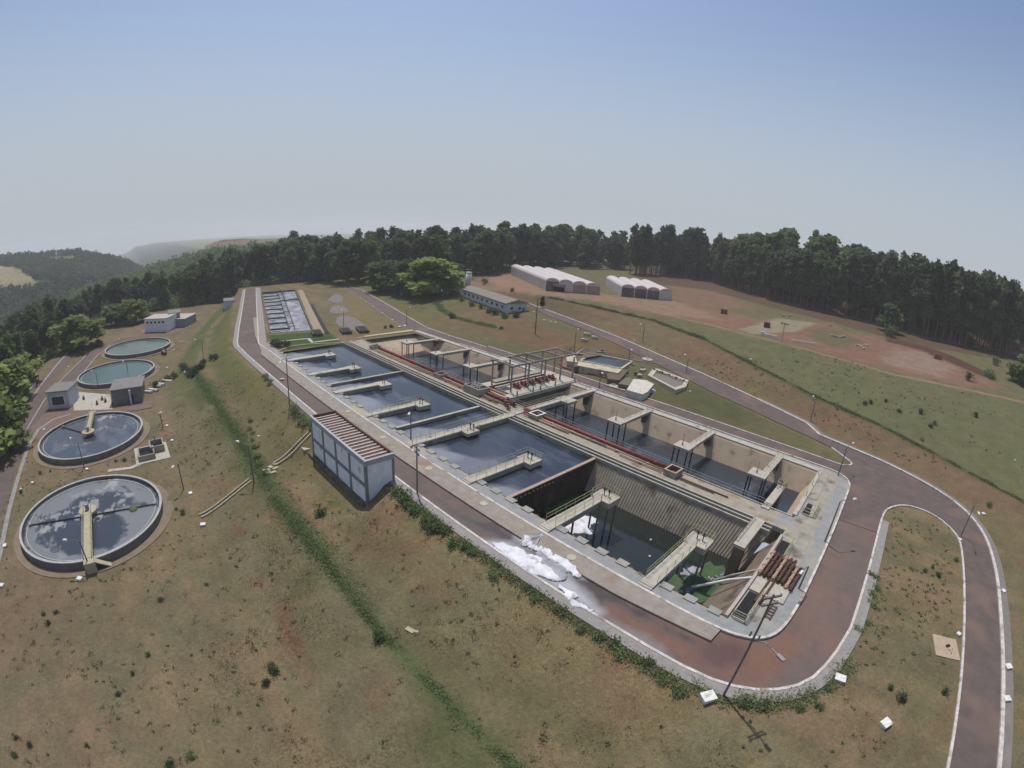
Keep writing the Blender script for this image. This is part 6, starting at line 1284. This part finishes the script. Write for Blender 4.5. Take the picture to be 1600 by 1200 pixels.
# ------------------------------------------------------------ shrubs
def shrub_mesh(seed,mat_,r=1.,hh=.9):
    rs=np.random.RandomState(seed); rr=random.Random(seed); cl=[]
    for i in range(9): a=rr.uniform(0,6.28); q=rr.uniform(0,.6)*r; cl.append(((math.cos(a)*q,math.sin(a)*q,hh*rr.uniform(.2,.75)),(r*.5,r*.5,hh*.4)))
    V,F=clumpy(cl,150,.085,seed); return npmesh('shrub',V,F,mat_,smooth=False)
SH={('h',i):shrub_mesh(i,L_HEDGE) for i in range(4)}; SH.update({('d',i):shrub_mesh(10+i,L_DARK,1.,1.1) for i in range(3)}); SH.update({('m',i):shrub_mesh(20+i,L_MID,1.,.9) for i in range(3)})
def shrub(kind,x,y,r,label,group,hz=1.,z=None):
    o=bpy.data.objects.new('shrub',SH[(kind,R_.randint(0,2))]); C.objects.link(o); o.location=(x,y,(Hf(x,y) if z is None else z)-.05); o.rotation_euler=(0,0,R_.uniform(0,6.28)); o.scale=(r*R_.uniform(.85,1.2),r*R_.uniform(.85,1.2),r*hz); return tag(o,label,'shrub',group)
def row(P,step,rr_,label,group,kind='h',jit=.5,hz=1.,skip=.1,dy=0):
    Q=dense([tuple(gt(*p))[:2] for p in P],step)
    for x,y in Q:
        if R_.random()<skip: continue
        y-=dy
        shrub(kind,x+R_.uniform(-jit,jit),y+R_.uniform(-jit,jit),R_.uniform(*rr_),label,group,hz)
row([(630,770),(660,796),(700,828),(740,852)],1.15,(.8,1.25),'dense green shrub just outside the near road kerb right of the grid-walled block','shrubs along the near road bank',jit=.45,dy=.9)
row([(740,856),(790,893),(850,928),(900,962),(960,998),(1020,1034),(1070,1068)],1.2,(.4,.9),'green shrub on the bank edge below the foam covered near road','shrubs below the foam',jit=.5,skip=.3,dy=.85)
row([(412,590),(425,602)],1.6,(.7,1.),'dark green shrub by the near road kerb just past the far bend','shrubs at the far bend'); row([(456,640),(476,665),(485,672)],1.3,(.9,1.3),'green shrub between the near road kerb and the back of the grid-walled block','shrubs behind the grid-walled block')
row([(1165,1098),(1180,1108),(1196,1106)],.8,(.6,.9),'green shrub at the foot of the tall power pole outside the road bend','shrubs by the power pole',skip=0); row([(1245,1100),(1275,1096),(1300,1085)],1.,(.55,.8),'green shrub outside the road bend beside the white box','shrubs at the road bend')
row([(1372,880),(1362,930),(1345,985)],1.6,(.6,1.0),'green shrub along the inner edge of the grassy island','shrubs on the island edge',skip=.3,hz=.6)
row([(388,650),(396,690),(412,740)],2.6,(.5,.9),'rank green shrub on the berm between the two stepped gutters','shrubs on the berm')
row([(284,575),(296,585),(300,590),(320,566),(338,560)],1.5,(1.,1.6),'dark green shrub in the thicket at the far start of the berm','shrubs at the far end of the berm',kind='d'); row([(240,606),(252,600),(262,595),(275,590)],1.8,(1.,1.6),'dark shrub behind the white pipe heap by the pump house','shrubs by the white pipes',kind='d')
row([(590,985),(597,1000)],.8,(.6,.85),'dark green bush midway down the near grassy berm','bushes midway on the berm',kind='m',skip=0)
sx,sy=gz(436,541); LAWN_BUSH.location=(sx,sy,0); 
for i in range(3): o=bpy.data.objects.new('foliage',SH[('d',i)]); C.objects.link(o); o.parent=LAWN_BUSH; o.location=(R_.uniform(-1.5,1.5),R_.uniform(-1.5,1.5),0); o.scale=(1.7,1.7,1.6)
OFFP=[(738,478),(752,482),(765,488),(775,491),(790,497),(806,496),(722,470)]
for i,(px,py) in enumerate(OFFP): g=gt(px,py); shrub('d' if i%2 else 'm',g.x,g.y,R_.uniform(1.5,2.3),'green bush planted against the long wall of the office','bushes around the office')
for px,py,r,k,l in [(427,1049,.75,'d','larger of two dark round bushes alone on the lower grass'),(417,1069,.55,'d','smaller of two dark round bushes alone on the lower grass'),(252,938,.5,'d','single dark bush below the nearest round tank'),(68,961,.4,'d','left small bush of three at the lower left grass'),(88,957,.4,'d','upper small bush of three at the lower left grass'),(76,975,.5,'d','lowest small bush of three at the lower left grass'),(323,914,.4,'m','small green tuft bush on the middle lower grass'),(232,1024,.5,'m','pale green tuft bush on the lower grass'),(208,1053,.4,'d','small brownish bush on the lower grass'),(185,1085,.4,'d','small dark bush near the bottom left'),(297,1182,.65,'m','round green bush near the bottom edge, right of a pair'),(268,1195,.65,'m','round green bush near the bottom edge, left of a pair'),(24,1180,.5,'d','dark bush at the bottom left corner, front of three'),(48,1165,.45,'d','dark bush at the bottom left corner, right of three'),(26,1154,.4,'d','dark bush at the bottom left corner, top of three'),(137,1165,.4,'m','small green bush in the bottom left grass'),
 (286,803,.7,'d','dark bush beside the white box at the lower gutter'),(276,797,.4,'d','tiny bush next to the dark one at the lower gutter'),(194,720,.6,'d','dark bush on the grass between the two nearest tanks'),(181,721,.4,'d','small bush on the grass between the two nearest tanks'),(63,740,.5,'d','small dark bush left of the nearest tank'),(79,737,.4,'d','small bush above the left rim of the nearest tank'),(33,770,.6,'d','dark bush beside the kerb boxes left of the nearest tank'),(500,805,.9,'d','dark bush at the front foot of the grid-walled block'),
 (1407,1093,.75,'d','dark bush on the lower island grass, larger'),(1390,1076,.5,'d','dark bush on the lower island grass, smaller'),(1466,900,.6,'d','dark bush at the right of the island among three'),(1445,893,.45,'d','dark bush at the left of three on the island'),(1457,887,.35,'d','smallest dark bush of three on the island'),(1475,1083,.6,'d','dark bush by the outer road near the island foot'),(1493,876,.6,'m','green bush at the island edge by the road'),(1546,790,.8,'m','green bush outside the outer road bend'),
 (1513,594,2.2,'d','dark round bush at the end of the red excavation'),(1545,590,3.,'m','wide low green bush past the red excavation'),(1390,525,4.,'d','dark shrub mass under the lone flat-topped tree'),(1555,570,3.,'m','green bush in front of the right tree row'),(1351,632,.9,'d','dark bush on the green field, one of a close pair'),(1360,631,.9,'d','dark bush on the green field, other of a close pair'),(1405,644,.8,'d','left dark bush of three high on the green field'),(1438,646,1.1,'d','right dark bush of three high on the green field'),(1384,628,.7,'d','topmost dark bush on the green field'),(1454,668,.9,'d','left dark bush of a lower pair on the field'),(1460,663,.8,'d','right dark bush of a lower pair on the field'),(1524,651,1.1,'d','dark bush far right on the green field'),
 (758,442,2.3,'m','green bush on the bare ground left of the long greenhouse'),(1440,688,.8,'m','bush in the reddish cut bank near the lamp'),(800,455,1.6,'m','low green bush above the office roof'),(612,512,.9,'d','dark bush left of two on the grass by the far road'),(602,513,.8,'d','dark bush right of the pair by the drying beds'),(783,514,1.,'m','bush beside two white boxes below the office'),(707,497,1.6,'d','dark round bush on the grass below the left end of the office')]:
    g=gt(px,py); shrub(k,g.x,g.y,r,l,None)
# ------------------------------------------------------------ uncountable growth: tall grass on berm and hedge line, grass tufts
def cover(name,pts,size,m,label,asp=1.,kind='stuff',seed=1,up=1.):
    rs=np.random.RandomState(seed); V,F=quads(pts,size,rs,.3,asp); o=obj(name,npmesh(name,V,F,m,smooth=False)); o['kind']=kind; o['label']=label; o['category']='vegetation'; return o
def band(P,w_,n,hh,seed,jl=0):
    Q=dense([tuple(gt(*p))[:2] for p in P],1.); rs=np.random.RandomState(seed); A=np.array(Q); i=rs.randint(0,len(A)-1,n); t=rs.rand(n,1); p=A[i]*(1-t)+A[i+1]*t; q=rs.normal(size=(n,2))*w_; p=p+q; lump=fbm(p[:,0],p[:,1],3.,seed,2); k=lump>.2+rs.rand(len(lump))*.15; p=p[k]; lump=lump[k]; return np.c_[p,H(p[:,0],p[:,1])+rs.rand(len(p))*hh*np.clip((lump-.3)*3,.2,1.2)]
def floor_pts(n,seed):
    rs=np.random.RandomState(seed); x=rs.uniform(-345,-120,n); y=rs.uniform(-75,125,n); ye=np.interp(x,RAILS[1][:,0],RAILS[1][:,1]); k=((y<ye-3)|(x<-266)); x,y=x[k],y[k]; k=fbm(x,y,14,seed,3)>.36; x,y=x[k],y[k]; return np.c_[x,y,H(x,y)+rs.rand(len(x))**1.5*3.2*fbm(x,y,6,seed+2,2)*1.6]
cover('undergrowth',floor_pts(52000,31),.75,L_MID,'tangled undergrowth on the floor of the left and far woods',seed=31)
cover('undergrowth',np.array([(a+rs_x*1.0,b+6+rs_y,Hf(a,b+6)+rs_z) for (a,b),rs_x,rs_y,rs_z in zip([fl[i] for i in np.random.RandomState(3).randint(0,len(fl),9000)],np.random.RandomState(4).uniform(-3,3,9000),np.random.RandomState(5).uniform(2,40,9000),np.random.RandomState(6).uniform(0,2.2,9000))]) if False else floor_pts(10,3),.6,L_DARK,'dark low growth inside the left woods',seed=33) if False else None
BL=[(300,578),(330,620),(362,668),(395,722),(420,770),(455,812),(500,865),(550,930),(597,992),(650,1045),(700,1098),(760,1160),(810,1205)]
cover('tall_grass',np.concatenate([band(BL,.30,26000,.2,2),band(BL[:7],.8,22000,.3,12)]),.06,L_HEDGE,'rank green growth along the ditch of the lower berm',seed=2)
cover('tall_grass',band([(x+12,y-2) for x,y in BL[:9]],1.0,14000,.12,4),.055,L_TALL,'lighter green growth above the berm ditch',seed=5)
HP=[(p[0],p[1]) for p in HEDGE[3:]]
cover('tall_grass',band(HP,.34,9000,.35,6),.09,L_TALL,'dark hedge-like strip of weeds at the top of the reddish cut bank',seed=6)
cover('tall_grass',band([(p[0],p[1]) for p in HEDGE[:4]],.5,7000,.6,7),.16,L_TALL,'weedy strip above the outer road near the greenhouses',seed=7)
cover('tall_grass',band([(680,470),(690,485),(712,497),(745,505),(775,512)],.6,6000,.6,8),.13,L_HEDGE,'curved dark weedy edge on the grass below the office',seed=8)
EDG=[(1066,1064),(1120,1088),(1175,1100),(1240,1098),(1290,1075),(1330,1035)]
cover('tall_grass',band(EDG,.5,5000,.35,9),.07,L_TALL,'ragged grass fringe outside the curved road kerb',seed=9)
cover('tall_grass',band([(636,780),(754,869),(893,966),(1055,1068)],.4,9000,.25,10),.07,L_TALL,'ragged grass fringe along the near road kerb',seed=10)
# blades of dry grass on the near banks
rs=np.random.RandomState(5)
def blades(n,xr,yr,seed,hmin,hmax_,maskf=None):
    rs=np.random.RandomState(seed); x=rs.uniform(*xr,n); y=rs.uniform(*yr,n); d=np.hypot(x,y); k=rs.rand(n)<np.clip(40/np.hypot(d,25),0,1); 
    if maskf is not None: k&=maskf(x,y)
    k&=fbm(x,y,2.2,seed,3)>.44; x,y=x[k],y[k]; n=len(x); z=H(x,y)+(fbm(x,y,9,3)-.5)*.5*0; a=rs.uniform(0,6.28,n); hh=rs.uniform(hmin,hmax_,n); w_=hh*.35; lx=rs.normal(size=n)*hh*.4; ly=rs.normal(size=n)*hh*.4
    V=np.stack([np.c_[x-np.cos(a)*w_,y-np.sin(a)*w_,z-.10],np.c_[x+np.cos(a)*w_,y+np.sin(a)*w_,z-.10],np.c_[x+lx,y+ly,z+hh]],1).reshape(-1,3)
    base=np.array([(.30,.235,.13),(.24,.19,.11),(.19,.185,.09),(.15,.165,.07),(.23,.15,.09)])[rs.choice(5,n,p=[.34,.26,.18,.12,.10])]; return V,np.arange(3*n).reshape(-1,3),np.repeat(base,3,0)
def bl_mask(x,y): return (y<26.6)|((x>7)&(x<18.2)&(y>22)&(y<78))
BM=vcmat('grass_blades',.2,.5,.95,.0); n_=BM.node_tree; pb=n_.nodes['Principled BSDF']; tr=n_.nodes.new('ShaderNodeBsdfTranslucent'); mx=n_.nodes.new('ShaderNodeMixShader'); mx.inputs[0].default_value=.5; n_.links.new(pb.inputs['Base Color'].links[0].from_socket,tr.inputs[0]); n_.links.new(pb.outputs[0],mx.inputs[1]); n_.links.new(tr.outputs[0],mx.inputs[2]); n_.links.new(mx.outputs[0],[q for q in n_.nodes if q.type=='OUTPUT_MATERIAL'][0].inputs[0])
V,F,cl_=blades(420000,(-105,22),(-2,80),6,.03,.13,lambda x,y:bl_mask(x,y)&~((x>-66.5)&(x<-45)&(y>22.5)))
o=obj('grass',npmesh('grass',V,F,BM,cl_,smooth=False)); tag(o,'dry grass tufts over the near banks and the island','grass',None,'stuff')
def weeds(n,xr,yr,seed,m,label,s0=.07,per=16,hh=.16,mask=None):
    rs=np.random.RandomState(seed); x=rs.uniform(*xr,n); y=rs.uniform(*yr,n); k=fbm(x,y,12,seed,3)>rs.uniform(.3,.62,n)
    if mask is not None: k&=mask(x,y)
    x,y=x[k],y[k]; z=H(x,y); r=rs.uniform(.10,.34,len(x))**1.; c=np.repeat(np.c_[x,y,z],per,0); rr_=np.repeat(r,per)[:,None]; c=c+rs.normal(size=(len(c),3))*rr_*np.array([.75,.75,.3])+np.array([0,0,.05]); cover('weeds',c,s0,m,label,seed=seed)
wm1=lambda x,y:(y<26)&~((x>-67)&(x<-45)&(y>22.5))&(np.hypot(x+69.9,y+11.8)>13.6)&(np.hypot(x+102.8,y+12.2)>13.6)&(y>-30)
weeds(1500,(-110,20),(-30,26),71,L_HEDGE,'small green weeds dotted over the near banks',mask=wm1)
weeds(1400,(-110,20),(-30,26),73,leafmat('leaf_dry',(.17,.12,.07),(.12,.085,.05),1.),'small brown dry weeds dotted over the near banks',mask=wm1)
weeds(420,(7,18),(20,78),75,L_HEDGE,'small weeds on the grassy island'); weeds(320,(-40,60),(112,150),77,L_HEDGE,'small weeds on the green field',.1,14,.2); weeds(600,(-80,20),(100,125),79,leafmat('leaf_dry',(.17,.12,.07),(.12,.085,.05),1.),'dry weeds on the reddish cut bank',.1,mask=lambda x,y:(y>np.interp(x,RAILS[8][:,0],RAILS[8][:,1])+2)&(y<np.interp(x,RAILS[9][:,0],RAILS[9][:,1])))
# ------------------------------------------------------------ far hills
HILLM=vcmat('hill_cover',.25,.02,.95,.5)
def hill(skl,d0,d1,z0,name,label,colf,clear=None,seed=1,ntree=0,tsize=3.5,treem=None,th=8.,extra=0):
    px0,px1=skl[0][0],skl[-1][0]; n=140; m_=44; V=[];Cc=[]; rs=np.random.RandomState(seed)
    pxs=np.linspace(px0,px1,n); az=[];el=[]
    for p in pxs: a,e=azel(p,interp(skl,p)); az.append(a); el.append(e)
    az=np.unwrap(np.array(az)); el=np.array(el); zr=HC+d1*np.tan(el)-th*.8
    G=np.zeros((n,m_,3))
    for j in range(m_):
        t=j/(m_-1)*1.25; d=d0+(d1-d0)*t; s=ss(min(t,1.)); s=.35*min(t,1)+.65*s; fall=max(0,t-1)*4
        x=np.cos(az)*d; y=np.sin(az)*d; nz=(fbm(x,y,d1*.12,seed,3)-.5)*(d1-d0)*.10*(1-min(t,1)**3); G[:,j,0]=x;G[:,j,1]=y;G[:,j,2]=z0+(zr-z0)*(s-fall*fall*.25)+nz
    V=G.reshape(-1,3); I,J=np.meshgrid(np.arange(n-1),np.arange(m_-1),indexing='ij'); q=(I*m_+J).ravel(); F=np.c_[q,q+m_,q+m_+1,q+1]
    col=colf(V); P=project(V)
    if clear:
        for poly,c in clear: k=inpoly(P[:,0],P[:,1],poly)&(np.abs(V[:,2])<1e6); col[k]=c
    o=obj(name,npmesh(name,V,F,HILLM,col)); o['kind']='structure'; o['label']=label
    if ntree:
        i=rs.uniform(0,n-1.01,ntree); j=rs.uniform(0,(m_-1)*.82,ntree); i0=i.astype(int); j0=j.astype(int); u=(i-i0)[:,None]; v=(j-j0)[:,None]
        p=(G[i0,j0]*(1-u)*(1-v)+G[i0+1,j0]*u*(1-v)+G[i0,j0+1]*(1-u)*v+G[i0+1,j0+1]*u*v); pp=project(p); k=np.ones(len(p),bool)
        if clear:
            for poly,c in clear: k&=~inpoly(pp[:,0],pp[:,1],poly)
        p=p[k]; per=22; c=np.repeat(p,per,0); hh=np.repeat(rs.uniform(.6,1.15,len(p)),per); d=rs.normal(size=(len(c),3)); d/=np.linalg.norm(d,axis=1)[:,None]; d[:,2]=np.abs(d[:,2]); c=c+d*np.c_[hh,hh,hh*1.1]*np.array([th*.42,th*.42,th*.75])*rs.uniform(.5,1,(len(c),1)); c[:,2]+=th*.1
        V2,F2=quads(c,tsize*.42,rs,.2); o2=obj('forest',npmesh('forest',V2,F2,treem or L_DARK,smooth=False)); tag(o2,label.replace('hill','wood on the hill') if 'hill' in label else label+' woods','forest',None,'stuff')
    return o
def cf(base,alt,s=60): 
    def f(V): k=np.clip((fbm(V[:,0],V[:,1],s,8,4)-.42)*5,0,1)[:,None]; return np.array(base)*(1-k)+np.array(alt)*k
    return f
DK=(.030,.042,.022)
hill([(110,452),(150,440),(200,424),(250,407),(300,392),(340,384),(400,376),(470,372),(520,370)],300,560,-22,'hill','green wooded hill slope beyond the left forest',cf(DK,(.06,.085,.03)),seed=4,ntree=1900,tsize=2.6,treem=L_MID,th=11)
hill([(-90,402),(-30,399),(0,397),(60,392),(105,387),(140,390),(165,396),(190,402),(215,412),(240,425)],480,1050,-58,'hill','distant wooded hill with a pale field at the far left',cf(DK,(.05,.06,.03),120),clear=[([(-60,412),(20,416),(34,422),(62,440),(60,450),(30,452),(-60,458)],(.23,.20,.11)),([(78,401),(130,399),(135,404),(90,412),(76,408)],(.10,.12,.05))],seed=6,ntree=3200,tsize=4.,treem=L_DARK,th=13)
hill([(320,384),(335,374),(350,370),(390,369),(430,368),(470,366)],700,1100,0,'hill','hazy plateau of brownish fields beyond the wood',cf((.16,.10,.07),(.14,.13,.07),70),clear=[([(330,376),(350,369),(395,368),(390,373),(340,378)],(.04,.055,.03))],seed=8)
hill([(120,410),(180,408),(230,403),(280,399),(330,394),(400,388),(460,384)],1700,2900,-70,'hill','faint blue hill on the far horizon',cf((.04,.055,.03),(.08,.09,.05),260),seed=9)
hill([(1080,398),(1105,385),(1130,392),(1180,396)],420,520,14,'hill','pale green field glimpsed through the gap in the eucalyptus row',cf((.12,.14,.06),(.15,.15,.08),30),seed=12)
# ------------------------------------------------------------ haze
def haze(dens):
    m=bpy.data.materials.new('haze'); m.use_nodes=True; n=m.node_tree; n.nodes.clear(); v=n.nodes.new('ShaderNodeVolumePrincipled'); o=n.nodes.new('ShaderNodeOutputMaterial'); v.inputs['Color'].default_value=(.965,.975,.99,1); v.inputs['Density'].default_value=dens; v.inputs['Anisotropy'].default_value=0; n.links.new(v.outputs[0],o.inputs['Volume'])
    o_=MB().bb(-5200,5200,-5200,5200,-126,90).build('haze',m); o_['kind']='stuff'; m.cycles.homogeneous_volume=True if hasattr(m.cycles,'homogeneous_volume') else True
    return o_
haze(.00026)
